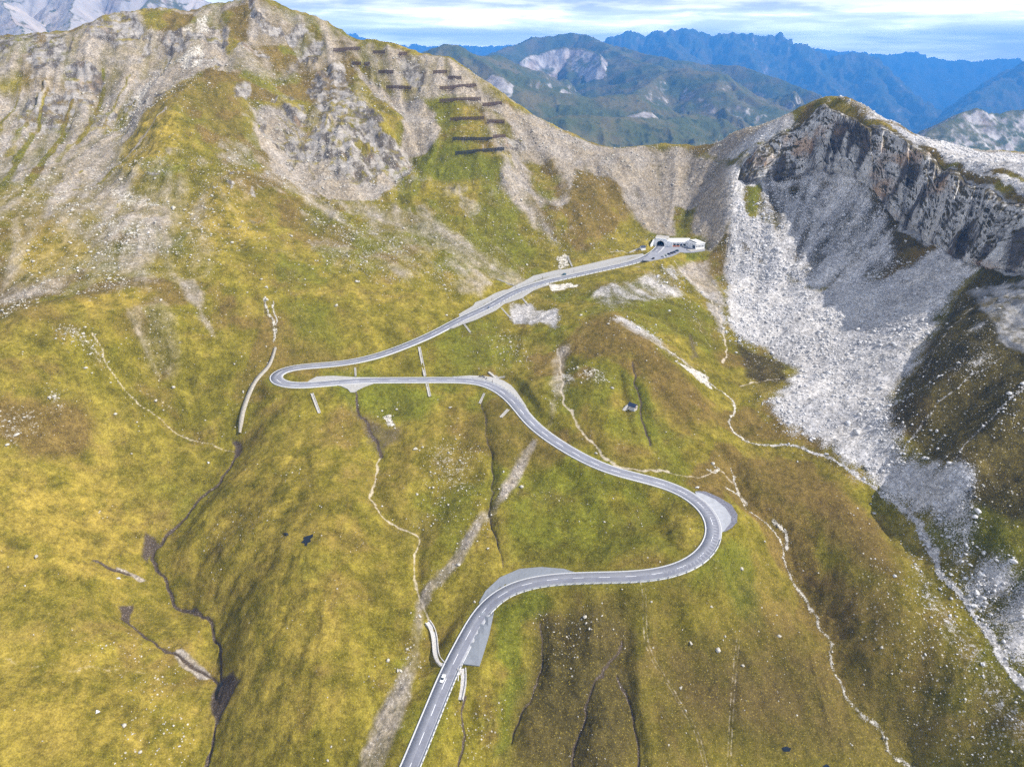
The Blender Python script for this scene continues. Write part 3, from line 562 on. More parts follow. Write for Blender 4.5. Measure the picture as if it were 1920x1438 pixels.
# ------------------------------------------------------------------ materials
class NT:
    def __init__(s, name, rough=.9, spec=.2):
        s.m = bpy.data.materials.new(name); s.m.use_nodes = True; s.t = s.m.node_tree
        s.b = s.t.nodes['Principled BSDF']; s.b.inputs['Roughness'].default_value = rough; s.b.inputs['Specular IOR Level'].default_value = spec
        s._pos = None
    def n(s, typ, **kw):
        x = s.t.nodes.new(typ)
        for k, v in kw.items(): setattr(x, k, v)
        return x
    def link(s, a, b): s.t.links.new(a, b)
    def put(s, inp, v):
        if isinstance(v, (int, float)): inp.default_value = v
        elif isinstance(v, tuple): inp.default_value = v[:3] if inp.type == 'VECTOR' else (v[:3]+(1,))
        else: s.link(v, inp)
    def pos(s):
        if not s._pos: s._pos = s.n('ShaderNodeNewGeometry')
        return s._pos.outputs['Position']
    def normal(s): s.pos(); return s._pos.outputs['Normal']
    def math(s, op, a, b=0.0, c=None, clamp=False):
        x = s.n('ShaderNodeMath', operation=op, use_clamp=clamp); s.put(x.inputs[0], a); s.put(x.inputs[1], b)
        if c is not None: s.put(x.inputs[2], c)
        return x.outputs[0]
    def noise(s, size, detail=4, rough=.55, vec=None, lac=2.0, dist=0.0):
        x = s.n('ShaderNodeTexNoise'); x.inputs['Scale'].default_value = 1/size; x.inputs['Detail'].default_value = detail; x.inputs['Roughness'].default_value = rough; x.inputs['Distortion'].default_value = dist
        s.link(vec if vec is not None else s.pos(), x.inputs['Vector']); return x.outputs['Fac']
    def scaled(s, v):
        x = s.n('ShaderNodeVectorMath', operation='MULTIPLY'); s.link(s.pos(), x.inputs[0]); x.inputs[1].default_value = v; return x.outputs[0]
    def vor(s, size, out='Distance', feat='F1', vec=None, rnd=1.0):
        x = s.n('ShaderNodeTexVoronoi', feature=feat); x.inputs['Scale'].default_value = 1/size; x.inputs['Randomness'].default_value = rnd
        s.link(vec if vec is not None else s.pos(), x.inputs['Vector']); return x.outputs[out]
    def ss(s, v, a, b):
        x = s.n('ShaderNodeMapRange', interpolation_type='SMOOTHSTEP'); s.put(x.inputs['Value'], v); s.put(x.inputs['From Min'], a); s.put(x.inputs['From Max'], b); return x.outputs[0]
    def mr(s, v, a, b, c, d):
        x = s.n('ShaderNodeMapRange'); s.put(x.inputs['Value'], v); x.inputs['From Min'].default_value = a; x.inputs['From Max'].default_value = b; s.put(x.inputs['To Min'], c); s.put(x.inputs['To Max'], d); return x.outputs[0]
    def mix(s, f, a, b, blend='MIX'):
        x = s.n('ShaderNodeMix', data_type='RGBA', blend_type=blend, clamp_factor=True); s.put(x.inputs[0], f); s.put(x.inputs[6], a); s.put(x.inputs[7], b); return x.outputs[2]
    def gain(s, c, f):     # colour times factor
        x = s.n('ShaderNodeVectorMath', operation='SCALE'); s.put(x.inputs[0], c); s.put(x.inputs['Scale'], f); return x.outputs[0]
    def attr(s, name):
        x = s.n('ShaderNodeAttribute', attribute_name=name); y = s.n('ShaderNodeSeparateColor'); s.link(x.outputs['Color'], y.inputs[0])
        return y.outputs[0], y.outputs[1], y.outputs[2], x.outputs['Alpha']
    def bump(s, h, dist, strength=1.0, chain=None):
        x = s.n('ShaderNodeBump'); x.inputs['Distance'].default_value = dist; x.inputs['Strength'].default_value = strength; s.link(h, x.inputs['Height'])
        if chain is not None: s.link(chain, x.inputs['Normal'])
        return x.outputs['Normal']
    def done(s, col, nrm=None):
        s.put(s.b.inputs['Base Color'], col)
        if nrm is not None: s.link(nrm, s.b.inputs['Normal'])
        return s.m
def simple(name, col, rough=.7, var=.25, size=.6, metal=0.0, spec=.3, bump=0.0):
    k = NT(name, rough, spec); k.b.inputs['Metallic'].default_value = metal
    f = k.mr(k.noise(size, 5, .6), .3, .7, 1-var, 1+var)
    return k.done(k.gain(col+(1,) if len(col) == 3 else col, f), k.bump(k.noise(size*.4, 3), bump) if bump else None)

def terrain_material():
    k = NT('alpine_ground', .95, .1)
    scree, rock, heath, green = k.attr('zone_a'); mud, path, white, dark = k.attr('zone_b'); stone, yellow, streak, up = k.attr('zone_c')
    n60 = k.noise(70, 4, .6); n9 = k.noise(11, 5, .62); n2 = k.noise(2.6, 4, .65); n05 = k.noise(.7, 3, .7); n25 = k.noise(26, 5, .65, dist=.6)
    st = k.mr(streak, -2.2, 2.2, 0, 1)
    # turf: straw yellow, olive, brown
    t = k.math('ADD', k.math('MULTIPLY', n60, .55), k.math('ADD', k.math('MULTIPLY', n25, .5), k.math('MULTIPLY', n9, .45)))      # ~.75
    turf = k.mix(k.ss(t, .62, .92), OLIVE, STRAW)
    turf = k.mix(k.math('MULTIPLY', k.ss(n25, .5, .72), .55), turf, BROWN)
    turf = k.mix(k.math('MULTIPLY', yellow, k.ss(n9, .3, .6)), turf, YELLOW)
    def edge(m, lo, hi, nz, amp=.5):          # ragged edge of a patch
        return k.ss(k.math('ADD', m, k.math('MULTIPLY', k.math('SUBTRACT', nz, .5), amp)), lo, hi)
    mixn = k.math('ADD', k.math('MULTIPLY', n9, .5), k.math('ADD', k.math('MULTIPLY', n2, .3), k.math('MULTIPLY', n25, .2)))
    turf = k.mix(k.math('MULTIPLY', edge(green, .2, .9, n9, .9), .8), turf, LUSH)
    turf = k.mix(k.math('MULTIPLY', edge(heath, .25, .85, mixn, 1.2), .8), turf, HEATH)
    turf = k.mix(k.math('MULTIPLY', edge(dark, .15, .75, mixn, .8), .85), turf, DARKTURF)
    turf = k.gain(turf, k.mr(n9, .28, .72, .68, 1.30)); turf = k.gain(turf, k.mr(n2, .25, .75, .5, 1.48)); turf = k.gain(turf, k.mr(n05, .25, .75, .55, 1.45)); turf = k.gain(turf, k.mr(st, .1, .9, .8, 1.2))
    turf = k.mix(k.ss(n05, .60, .70), turf, k.gain(STRAW, 1.6))
    # loose stone
    vc = k.n('ShaderNodeSeparateColor'); k.link(k.vor(1.15, 'Color'), vc.inputs[0]); vd = k.n('ShaderNodeSeparateColor'); k.link(k.vor(2.9, 'Color'), vd.inputs[0])
    beige = k.mix(k.ss(n25, .35, .65), SCREE_A, SCREE_B)
    sc_ = k.mix(white, beige, k.mix(k.ss(n25, .35, .7), SCREE_W, SCREE_W2))
    sc_ = k.gain(sc_, k.mr(vc.outputs[0], 0, 1, .62, 1.34)); sc_ = k.gain(sc_, k.mr(vd.outputs[1], 0, 1, .82, 1.16)); sc_ = k.gain(sc_, k.mr(n9, .3, .7, .84, 1.14))
    sc_ = k.gain(sc_, k.mr(st, .1, .9, .8, 1.16))
    # crag
    stretch = k.scaled((1, 1, .25)); nr = k.noise(13, 6, .66, k.scaled((1, 1, .13))); nr2 = k.noise(2.2, 5, .7, k.scaled((1, 1, .6)))
    rk = k.mix(k.ss(nr, .43, .56), ROCK_D, ROCK_L); strata = k.noise(3.2, 4, .6, k.scaled((.12, .12, 1)), dist=.5); rk = k.gain(rk, k.mr(strata, .3, .7, .6, 1.35)); rk = k.mix(k.math('MULTIPLY', k.ss(k.noise(22, 3, .5, stretch), .58, .72), .5), rk, ROCK_O)
    rk = k.mix(k.math('MULTIPLY', white, .45), rk, ROCK_W)
    rk = k.mix(k.math('MULTIPLY', k.math('SUBTRACT', 1.0, white), .22), rk, beige); rk = k.gain(rk, k.mr(nr2, .25, .75, .6, 1.35))
    nz = k.n('ShaderNodeSeparateXYZ'); k.link(k.normal(), nz.inputs[0])
    flat = k.ss(nz.outputs[2], .72, .88)
    rk = k.mix(k.math('MULTIPLY', k.math('MULTIPLY', flat, k.ss(n9, .42, .6)), .85), rk, turf)
    # lay together
    msc = k.math('ADD', k.math('MULTIPLY', mixn, .5), k.math('ADD', k.math('MULTIPLY', st, .3), k.math('MULTIPLY', n05, .2)))
    fs = k.ss(k.math('ADD', scree, k.math('ADD', k.math('MULTIPLY', k.math('SUBTRACT', msc, .5), 1.5), k.math('MULTIPLY', white, k.math('MULTIPLY', k.math('SUBTRACT', n05, .5), .9)))), k.mr(white, 0, 1, .26, .44), k.mr(white, 0, 1, .74, .60))
    c = k.mix(fs, turf, sc_)
    fst = k.ss(k.math('ADD', stone, k.math('ADD', k.math('MULTIPLY', k.math('SUBTRACT', n2, .5), 1.3), k.math('MULTIPLY', k.math('SUBTRACT', n05, .5), 1.0))), .40, .66)
    c = k.mix(fst, c, k.gain(k.mix(white, STONE_L, SCREE_W), k.mr(vc.outputs[0], 0, 1, .5, 1.3)))
    frk = k.ss(k.math('ADD', rock, k.math('MULTIPLY', k.math('SUBTRACT', mixn, .5), .9)), .3, .6)
    c = k.mix(frk, c, rk)
    # small stones lying everywhere, thicker in patches
    for size, lo, hi, sub in ((1.5, .82, .97, .30), (.8, .80, .95, .3)):
        cc = k.n('ShaderNodeSeparateColor'); vt = k.n('ShaderNodeTexVoronoi', feature='F1'); vt.inputs['Scale'].default_value = 1/size; k.link(k.pos(), vt.inputs['Vector']); k.link(vt.outputs['Color'], cc.inputs[0])
        thr = k.math('SUBTRACT', 1.04, k.math('ADD', k.math('MULTIPLY', k.ss(n25, .45, .75), .10), k.math('ADD', k.math('MULTIPLY', scree, .2), k.math('MULTIPLY', up, .22))))
        on = k.math('MULTIPLY', k.math('GREATER_THAN', cc.outputs[0], thr), k.math('LESS_THAN', vt.outputs['Distance'], sub))
        c = k.mix(k.math('MULTIPLY', on, .85), c, k.gain(k.mix(cc.outputs[1], STONE_L, STONE_D), 1.0))
    c = k.mix(k.math('MULTIPLY', edge(path, .3, .8, n2, 1.1), .8), c, k.gain(PATH, k.mr(n05, .25, .75, .7, 1.3)))
    fm = edge(mud, .25, .8, n05, .9)
    c = k.mix(fm, c, k.gain(k.mix(k.ss(n05, .55, .72), MUD, MUD_L), k.mr(n05, .2, .8, .6, 1.4)))
    rough = k.mix(fm, (.95, .95, .95), (.75, .75, .75))
    # relief too fine for the mesh
    stony = k.math('MAXIMUM', fs, k.math('MAXIMUM', fst, frk))
    hgt = k.math('ADD', k.math('MULTIPLY', n05, .35), k.math('ADD', k.math('MULTIPLY', n2, .9), k.math('MULTIPLY', k.math('MULTIPLY', vc.outputs[0], stony), .45)))
    return k.done(c, k.bump(hgt, .55, 1.0))
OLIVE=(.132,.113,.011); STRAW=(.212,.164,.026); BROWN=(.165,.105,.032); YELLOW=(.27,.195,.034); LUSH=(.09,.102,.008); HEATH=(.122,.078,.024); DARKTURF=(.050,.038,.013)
SCREE_A=(.285,.232,.165); SCREE_B=(.285,.248,.208); SCREE_W=(.50,.475,.455); SCREE_W2=(.37,.36,.365); ROCK_D=(.055,.046,.038); ROCK_L=(.33,.305,.28); ROCK_O=(.34,.21,.10); ROCK_W=(.46,.455,.46)
STONE_L=(.56,.52,.45); STONE_D=(.34,.31,.27); PATH=(.50,.43,.34); MUD=(.070,.052,.036); MUD_L=(.25,.21,.175)
MG = terrain_material()
me = mesh_from('alpine_ground', np.stack([TX, TY, H], 1), quads=grid_quads(NR, len(AZ)))
spk = .12+.0*TX
M['up'] = np.clip(.25*sstep(430, 620, TY)*sstep(350, 100, TX), 0, 1).astype(np.float32)
for pts, v in [([(600,420),(950,430),(960,530),(800,540),(640,520)], .55), ([(790,820),(900,830),(920,1000),(800,1000)], .5), ([(150,1180),(350,1240),(360,1438),(200,1438),(240,1300)], .4), ([(40,480),(330,500),(280,560),(60,560)], .5),
               ([(1000,1150),(1110,1150),(1090,1280),(1010,1270)], .4), ([(1620,1040),(1780,1100),(1940,1350),(1940,1460),(1750,1460),(1600,1200)], .75), ([(840,1320),(930,1320),(920,1450),(840,1450)], .6), ([(920,600),(1000,620),(1000,690),(930,700)], .5), ([(1150,800),(1180,800),(1180,830),(1150,830)], .5),
               ([(560,960),(480,880),(600,860)], .3), ([(820,1280),(700,1200),(640,1400)], .15), ([(1000,800),(1400,980),(1300,1060),(1000,1060)], .1), ([(1400,620),(1490,680),(1480,820),(1400,740)], .5), ([(1690,700),(1920,560),(1920,1000),(1740,940)], .5), ([(450,660),(500,640),(470,760),(430,800),(420,760)], .35), ([(340,1000),(480,900),(560,960),(400,1100)], .25)]:
    P = raycast(pts, ht); idx, d, _ = near_poly(P[:, :2], WX, WY, 10); m = v*(1-sstep(-10, 10, d)); M['up'][idx] = np.maximum(M['up'][idx], m)
add_attr(me, 'zone_a', [M['scree'], M['rock'], M['heath'], M['green']]); add_attr(me, 'zone_b', [M['mud'], M['path'], M['white'], M['dark']])
add_attr(me, 'zone_c', [M['stone'], M['yellow'], (S1*.6+S2*.6).astype(np.float32), M['up']])
structure('terrain', me, MG)

# ------------------------------------------------------------------ roads and paved areas
def ribbon(P, o0, o1, dz, skirt=0.0):
    T = np.gradient(P[:, :2], axis=0); T /= np.linalg.norm(T, axis=1)[:, None]+1e-9; N = np.stack([T[:, 1], -T[:, 0]], 1)   # right of travel
    a = np.column_stack([P[:, :2]+N*o0, P[:, 2]+dz]); b = np.column_stack([P[:, :2]+N*o1, P[:, 2]+dz])
    cols = [a, b]
    if skirt:
        a2 = a.copy(); a2[:, 2] -= skirt; b2 = b.copy(); b2[:, 2] -= skirt; cols = [a2, a, b, b2]
    V = np.stack(cols, 1); n, m = V.shape[:2]
    i = np.arange(n-1)[:, None]*m+np.arange(m-1)[None]; Q = np.stack([i, i+1, i+m+1, i+m], -1).reshape(-1, 4)
    return V.reshape(-1, 3), Q[:, ::-1]
def join(parts):
    Vs, Qs, o = [], [], 0
    for V, Q in parts: Vs.append(V); Qs.append(Q+o); o += len(V)
    return np.vstack(Vs), np.vstack(Qs)
def asphalt(name, base, dirt):
    k = NT(name, .85, .3)
    a = k.noise(9, 5, .6); b = k.noise(.5, 4, .7); c = k.noise(2.5, 4, .6, dist=1.0)
    col = k.mix(k.ss(a, .35, .7), base, dirt); col = k.gain(col, k.mr(b, .25, .75, .82, 1.18)); col = k.gain(col, k.mr(c, .3, .7, .9, 1.1))
    return k.done(col, k.bump(b, .02))
M_ASPH = asphalt('asphalt', (.235,.24,.275), (.275,.28,.31)); M_ASPH2 = asphalt('asphalt_lane', (.185,.19,.225), (.215,.22,.255))
M_PAINT = simple('road_paint', (.78,.78,.80), .7, .12, .8); M_KERB = simple('kerb_concrete', (.50,.50,.50), .8, .15, .6)
M_GRAVEL = simple('pale_gravel', (.36,.35,.335), .95, .2, 1.2, bump=.05); M_PAVE = simple('pale_paving', (.33,.34,.37), .9, .12, 2.0); M_RUBBLE = simple('dark_rubble', (.15,.15,.18), .95, .5, .8, bump=.15)
M_GRAY = simple('grey_paving', (.22,.235,.26), .9, .12, 1.5)
RD = smooth_line(ROADX, 9)
RD = smooth_line(np.vstack([RD]), 5)
wid = HW
V, Q = ribbon(RD, -wid, 0, .05, .5); V2, Q2 = ribbon(RD, 0, wid, .05, .5)
# two lanes with a slightly different wearing course
i = np.arange(len(RD))
V, Q = ribbon(RD, -wid-.15, wid+.15, .05, .6); structure('road', mesh_from('road', V, quads=Q, smooth=False), M_ASPH)
V, Q = ribbon(RD, .12, wid-.75, .056); structure('road_wearing_strip', mesh_from('road_wearing_strip', V, quads=Q), M_ASPH2)
parts = []
s = np.concatenate([[0], np.cumsum(np.linalg.norm(np.diff(RD[:, :2], axis=0), axis=1))]); Ltot = s[-1]
def sub(s0, s1, step=1.0):
    t = np.linspace(s0, s1, max(2, int((s1-s0)/step)+1)); return np.stack([np.interp(t, s, RD[:, j]) for j in range(3)], 1)
q = 4.0
while q < Ltot-20:
    parts.append(ribbon(sub(q, q+5.6), -.12, .12, .062)); q += 13.2
full = sub(0, Ltot-13, 1.5)
parts.append(ribbon(full, -wid-.02, -wid+.10, .062)); parts.append(ribbon(full, wid-.10, wid+.02, .062))
V, Q = join(parts); structure('road_markings', mesh_from('road_markings', V, quads=Q), M_PAINT)
V, Q = join([ribbon(full, -wid-.62, -wid-.10, .12, .7), ribbon(full, wid+.10, wid+.62, .12, .7)])
structure('road_kerb', mesh_from('road_kerb', V, quads=Q, smooth=False), M_KERB)
from mathutils.geometry import delaunay_2d_cdt
def rz(x, y):
    d = (RD[:, 0][None]-x[:, None])**2+(RD[:, 1][None]-y[:, None])**2; return RD[np.argmin(d, 1), 2]
def pave(name, key, mat, dz, level=None):
    P = PAVE[key]; x0, y0 = P[:, :2].min(0); x1, y1 = P[:, :2].max(0)
    B = []
    n = len(P)
    for i in range(n):
        a, b = P[i], P[(i+1) % n]; m = max(1, int(np.hypot(*(b-a)[:2])/1.5))
        for t in np.arange(m)/m: B.append(a[:2]+(b-a)[:2]*t)
    B = np.array(B); gx, gy = np.meshgrid(np.arange(x0, x1, 2.0), np.arange(y0, y1, 2.0)); gx, gy = gx.ravel(), gy.ravel()
    BZ = np.concatenate([P[i, 2]+(P[(i+1) % n, 2]-P[i, 2])*np.arange(max(1, int(np.hypot(*(P[(i+1) % n]-P[i])[:2])/1.5)))/max(1, int(np.hypot(*(P[(i+1) % n]-P[i])[:2])/1.5)) for i in range(n)])
    def pzf(x, y):
        w_ = 1/((x[:, None]-B[None, :, 0])**2+(y[:, None]-B[None, :, 1])**2+.3)**2; return (w_*BZ[None]).sum(1)/w_.sum(1)
    idx, d, _ = near_poly(P, gx, gy, 1); inn = idx[d < -.8]
    pts = [Vector(b) for b in B]+[Vector((gx[i], gy[i])) for i in inn]; m = len(B)
    co, _, fc, *_ = delaunay_2d_cdt(pts, [(i, (i+1) % m) for i in range(m)], [], 1, 1e-4)
    co = np.array([(c.x, c.y) for c in co])
    if level is not None: z = np.full(len(co), level)
    else:
        z = pzf(co[:, 0], co[:, 1]); dr = np.sqrt(((RD[:, 0][None]-co[:, 0][:, None])**2+(RD[:, 1][None]-co[:, 1][:, None])**2).min(1)); z = np.where(dr < HW+.5, rz(co[:, 0], co[:, 1])-.14, z)
    V = np.column_stack([co, z+dz]); fc = [list(f) for f in fc]
    # rim skirt
    nb = len(V); V = np.vstack([V, np.column_stack([B, (BZ if level is None else np.full(len(B), level))+dz-.6])])
    near = [int(np.argmin((co[:, 0]-b[0])**2+(co[:, 1]-b[1])**2)) for b in B]
    fc += [[near[i], near[(i+1) % m], nb+(i+1) % m, nb+i] for i in range(m)]
    return structure(name, mesh_from(name, V, fc, smooth=False), mat)
pave('gravel_verge', 'upper_gravel', M_GRAVEL, .0); pave('gravel_verge', 'lower_gravel', M_GRAVEL, -.02); pave('gravel_verge', 'inner_gravel', M_GRAVEL, .0); pave('gravel_apron', 'culvert_apron', M_GRAVEL, -.03)
pave('gravel_layby', 'bend_gravel', M_GRAVEL, .0); pave('paved_layby', 'hairpin_paving', M_PAVE, .0); pave('rubble_bank', 'hairpin_rubble', M_RUBBLE, -.12); pave('paved_layby', 'lower_apron', M_GRAY, .0); pave('paved_layby', 'triangle_apron', M_GRAY, -.0); pave('car_park', 'parking', M_ASPH, .0, -174.2)
tr = line3([(450,815),(456,780),(463,745),(478,718),(502,696),(510,680),(517,655),(519,640)]); tr = smooth_line(catmull(tr[::3], 1.5), 7); tr[:, 2] = np.max([ht(tr[:, 0]+a_, tr[:, 1]+b_) for a_, b_ in ((0, 0), (2, 0), (-2, 0), (0, 2), (0, -2))], 0); tr = smooth_line(tr, 9)
wv = np.interp(np.linspace(0, 1, len(tr)), [0, .1, .7, 1], [.8, 1.4, 1.5, .9])
V, Q = ribbon(tr, -1.0, 1.0, .22, 1.0); V = V.reshape(-1, 4, 3); T = np.gradient(tr[:, :2], axis=0); T /= np.linalg.norm(T, axis=1)[:, None]; N = np.stack([T[:, 1], -T[:, 0]], 1)
for c_, sg in ((0, -1), (1, -1), (2, 1), (3, 1)): V[:, c_, :2] = tr[:, :2]+N*(wv*sg)[:, None]
structure('gravel_track', mesh_from('gravel_track', V.reshape(-1, 3), quads=Q), simple('track_gravel', (.33,.30,.25), .95, .3, 1.0, bump=.06))

# ------------------------------------------------------------------ far mountains
RIDGES = [  # slope, pale rock, jaggedness, [(px, py, distance)]
 (.50, .3, 8, [(770,112,2650),(800,98,2600),(830,87,2500),(840,83,2450),(865,85,2450),(880,97,2450),(905,105,2550),(940,104,2900)]),
 (.55, .3, 8, [(880,97,2450),(925,135,2250),(960,172,2080)]), (.55, .5, 6, [(840,84,2450),(815,110,2350)]),
 (.50, .1, 14, [(890,110,4300),(930,103,4200),(965,85,4400),(1000,70,4500),(1050,66,4500),(1066,62,4500),(1085,66,4500),(1110,72,4300),(1150,85,4100),(1200,98,3900),(1260,112,3700),(1330,122,3700)]),
 (1.1, .72, 20, [(975,112,3550),(1010,100,3650),(1050,90,3700),(1080,88,3680),(1110,96,3600),(1135,122,3350)]),
 (.42, .15, 10, [(1110,72,4300),(1180,110,3500),(1240,132,3000)]),
 (.44, .1, 10, [(1140,160,3000),(1200,150,2900),(1250,133,2900),(1290,129,2850),(1350,135,2800),(1368,152,2700),(1400,180,2600),(1440,200,2500)]),
 (.6, .6, 8, [(1250,133,2900),(1225,150,2750),(1195,170,2600)]), (.5, .6, 8, [(1350,135,2800),(1345,170,2550)]),
 (.60, .5, 14, [(1330,120,3900),(1400,128,3700),(1440,142,3600),(1480,155,3500),(1520,170,3400),(1560,190,3250),(1600,215,3100)]),
 (.34, .1, 10, [(930,150,2300),(1000,172,2250),(1100,185,2250),(1190,180,2300)]), (.36, .1, 10, [(990,225,1850),(1060,215,1850),(1150,220,1900),(1230,225,2000),(1300,215,2150)]),
 (.9, .9, 8, [(920,140,2150),(935,148,2100)]), (.9, .9, 8, [(1180,215,2000),(1215,210,2000)]),
 (.75, .1, 30, [(1110,82,8300),(1140,72,8000),(1165,66,8000),(1190,60,8000),(1215,66,8000),(1240,58,8000),(1290,54,8000),(1312,62,8000),(1325,68,8000),(1345,64,8000),(1370,61,8000),(1400,66,8000),(1440,68,8000),(1460,72,8000),(1468,64,8000),(1476,72,8000),(1500,88,7900),(1530,101,7900),(1548,112,7800),(1560,108,7800),(1590,104,7800),(1618,101,7800),(1640,118,7600),(1680,150,7300),(1720,195,6900),(1760,240,6500),(1790,290,6200)]),
 (.75, .1, 20, [(1370,61,8000),(1420,140,7000),(1480,220,6200)]), (.75, .1, 20, [(1500,88,7900),(1560,170,7000),(1620,240,6200)]), (.75, .1, 20, [(1618,101,7800),(1650,180,7000),(1690,250,6300)]), (.7, .1, 20, [(1240,58,8000),(1280,110,6800),(1330,150,6000)]),
 (.7, .0, 30, [(1560,140,12000),(1600,125,12000),(1650,113,12000),(1690,99,12000),(1700,100,12000),(1712,98,12000),(1730,110,12000),(1752,107,12000),(1790,122,11800),(1820,133,11600),(1850,146,11400),(1870,156,11200),(1920,185,11000)]),
 (.7, .0, 25, [(1712,98,12000),(1700,160,10500),(1690,220,9500)]),
 (.8, .0, 25, [(2100,40,6500),(1990,90,6500),(1950,112,6500),(1920,132,6500),(1880,152,6400),(1840,182,6200),(1800,208,6000),(1760,235,5800),(1735,262,5600)]),
 (.72, .75, 9, [(1660,290,1700),(1690,275,1750),(1725,255,1780),(1760,235,1800),(1790,218,1850),(1803,208,1900),(1820,203,1900),(1835,206,1900),(1842,222,1900),(1860,212,1950),(1880,216,1950),(1895,208,2000),(1920,207,2000),(1980,190,2100),(2100,150,2300)]),
 (.5, .0, 25, [(500,92,15500),(600,84,15500),(640,73,15000),(663,63,15000),(690,76,15000),(740,84,15500),(860,87,15500),(1000,86,15500),(1500,90,15500),(1750,112,15000),(1830,116,15000),(1900,112,15000),(2100,100,15000)]),
 (.85, 1.0, 22, [(-500,-26,2100),(-250,-30,2300),(-100,-34,2400),(0,-36,2450),(120,-34,2500),(230,-28,2500),(330,-18,2550),(380,2,2600),(410,12,2650),(450,36,2650),(500,70,2650)]),
 (.9, 1.0, 14, [(120,-34,2500),(130,10,2150),(120,60,1900),(110,110,1700)]), (.9, 1.0, 14, [(-60,-34,2400),(20,20,2000),(60,100,1700)]), (.9, .6, 14, [(300,-22,2540),(270,15,2300),(250,50,2100)]),
]
FAZ = np.radians(np.linspace(-50, 47, 1200)); FNR = 900
FR = np.exp(np.linspace(math.log(1330.), math.log(27000.), FNR)); fa, fr = np.meshgrid(FAZ, FR); FX = (np.sin(fa)*fr).ravel(); FY = (np.cos(fa)*fr).ravel()
base = np.interp(fr.ravel(), [1300, 2800, 5400, 8800, 12000, 26000], [-440, -670, -560, -1050, -1800, -1800])+60*fbm(FX, FY, 700, 4, 61)
FH = base.copy(); FP = np.zeros(FX.shape, np.float32)+.12; FD = np.full(FX.shape, 400., np.float32)
wfx = FX+fr.ravel()*.012*fbm(FX, FY, 420, 3, 71); wfy = FY+fr.ravel()*.012*fbm(FX, FY, 420, 3, 72)
for sl, pale, jag, pts in RIDGES:
    P = np.array([pz(p[0], p[1], p[2]*(1.7 if p[2] < 5000 else 1.7 if p[2] < 8800 else 1.75 if p[2] < 12500 else 1.35)) for p in pts]); jag *= 1.4; Zs = P[:, 2]
    
    bd = np.full(FX.shape, 1e9); bz = np.zeros(FX.shape)
    best = np.full(FX.shape, -1e9); bdd = np.full(FX.shape, 1e9)
    for i in range(len(P)-1):
        a, b = P[i], P[i+1]; ab = b[:2]-a[:2]; L = ab@ab+1e-9
        t = np.clip(((wfx-a[0])*ab[0]+(wfy-a[1])*ab[1])/L, 0, 1); d = np.hypot(wfx-a[0]-ab[0]*t, wfy-a[1]-ab[1]*t); h = a[2]+(b[2]-a[2])*t-sl*d
        m = h > best; best = np.where(m, h, best); bdd = np.where(m, d, bdd)
    sc0 = np.sqrt(fr.ravel()/3000)
    jg = 2.6 if pts[0][2] > 5000 else 1.2
    best += jg*jag*.9*ridged(FX, FY, 90*np.median(np.sqrt(P[:, 1]/3000)), 4, 63)*np.clip(bdd/60+.25, 0, 1)+np.clip(bdd*.28, 0, 150)*(ridged(wfx, wfy, 420*np.median(np.sqrt(P[:, 1]/3000)), 5, 62)-.15)
    m = best > FH; FH = np.where(m, best, FH); FP = np.where(m, pale, FP).astype(np.float32)
FH += 5*fbm(FX, FY, 60, 3, 66)+16*fbm(FX, FY, 260, 3, 67)*np.clip((fr.ravel()-1300)/600, 0, 1)
k = NT('far_rock_and_meadow', .95, .1); pale, _, _, _ = k.attr('zone')
nz = k.n('ShaderNodeSeparateXYZ'); k.link(k.normal(), nz.inputs[0]); n1 = k.noise(260, 6, .62); n2 = k.noise(45, 6, .65); n3 = k.noise(900, 4, .6); n4 = k.noise(70, 5, .7, k.scaled((1, 1, .2)))
mead = k.mix(k.ss(n1, .4, .62), (.075,.088,.030), (.13,.11,.045)); mead = k.mix(k.ss(n2, .52, .68), mead, (.035,.045,.016)); mead = k.gain(mead, k.mr(n2, .25, .75, .7, 1.3))
stn = k.mix(k.ss(n4, .35, .66), (.16,.135,.12), (.50,.46,.43)); stn = k.mix(k.ss(pale, .85, 1.0), stn, k.mix(k.ss(n1, .35, .6), (.45,.385,.335), (.30,.29,.29))); stn = k.mix(k.math('MULTIPLY', k.ss(n1, .5, .65), .35), stn, (.45,.31,.22))
steep = k.math('SUBTRACT', 1.0, nz.outputs[2])
f = k.ss(k.math('ADD', k.math('MULTIPLY', k.math('SUBTRACT', n2, .5), .55), k.math('ADD', k.math('MULTIPLY', steep, .9), k.math('MULTIPLY', pale, .42))), .40, .60)
mf = k.done(k.mix(f, mead, stn), k.bump(k.math('ADD', n2, k.math('MULTIPLY', n4, .7)), 9.0, .8))
me = mesh_from('mountain_ranges', np.stack([FX, FY, FH], 1), quads=grid_quads(FNR, len(FAZ))); add_attr(me, 'zone', [FP])
structure('mountains', me, mf)
me = mesh_from('valley_floor', np.array([(-40000, -20000, -2180), (40000, -20000, -2180), (40000, 60000, -2180), (-40000, 60000, -2180)], float), quads=np.array([[0, 1, 2, 3]])); structure('valley_ground', me, simple('valley_ground', (.07,.075,.03), .95, .3, 400))

# ------------------------------------------------------------------ the crags round the cirque
def arc(P, n):
    P = catmull(P, 1.0); s_ = np.concatenate([[0], np.cumsum(np.linalg.norm(np.diff(P[:, :2], axis=0), axis=1))]); t = np.linspace(0, 1, n)
    return np.stack([np.interp(t*s_[-1], s_, P[:, j]) for j in range(3)], 1), s_[-1]
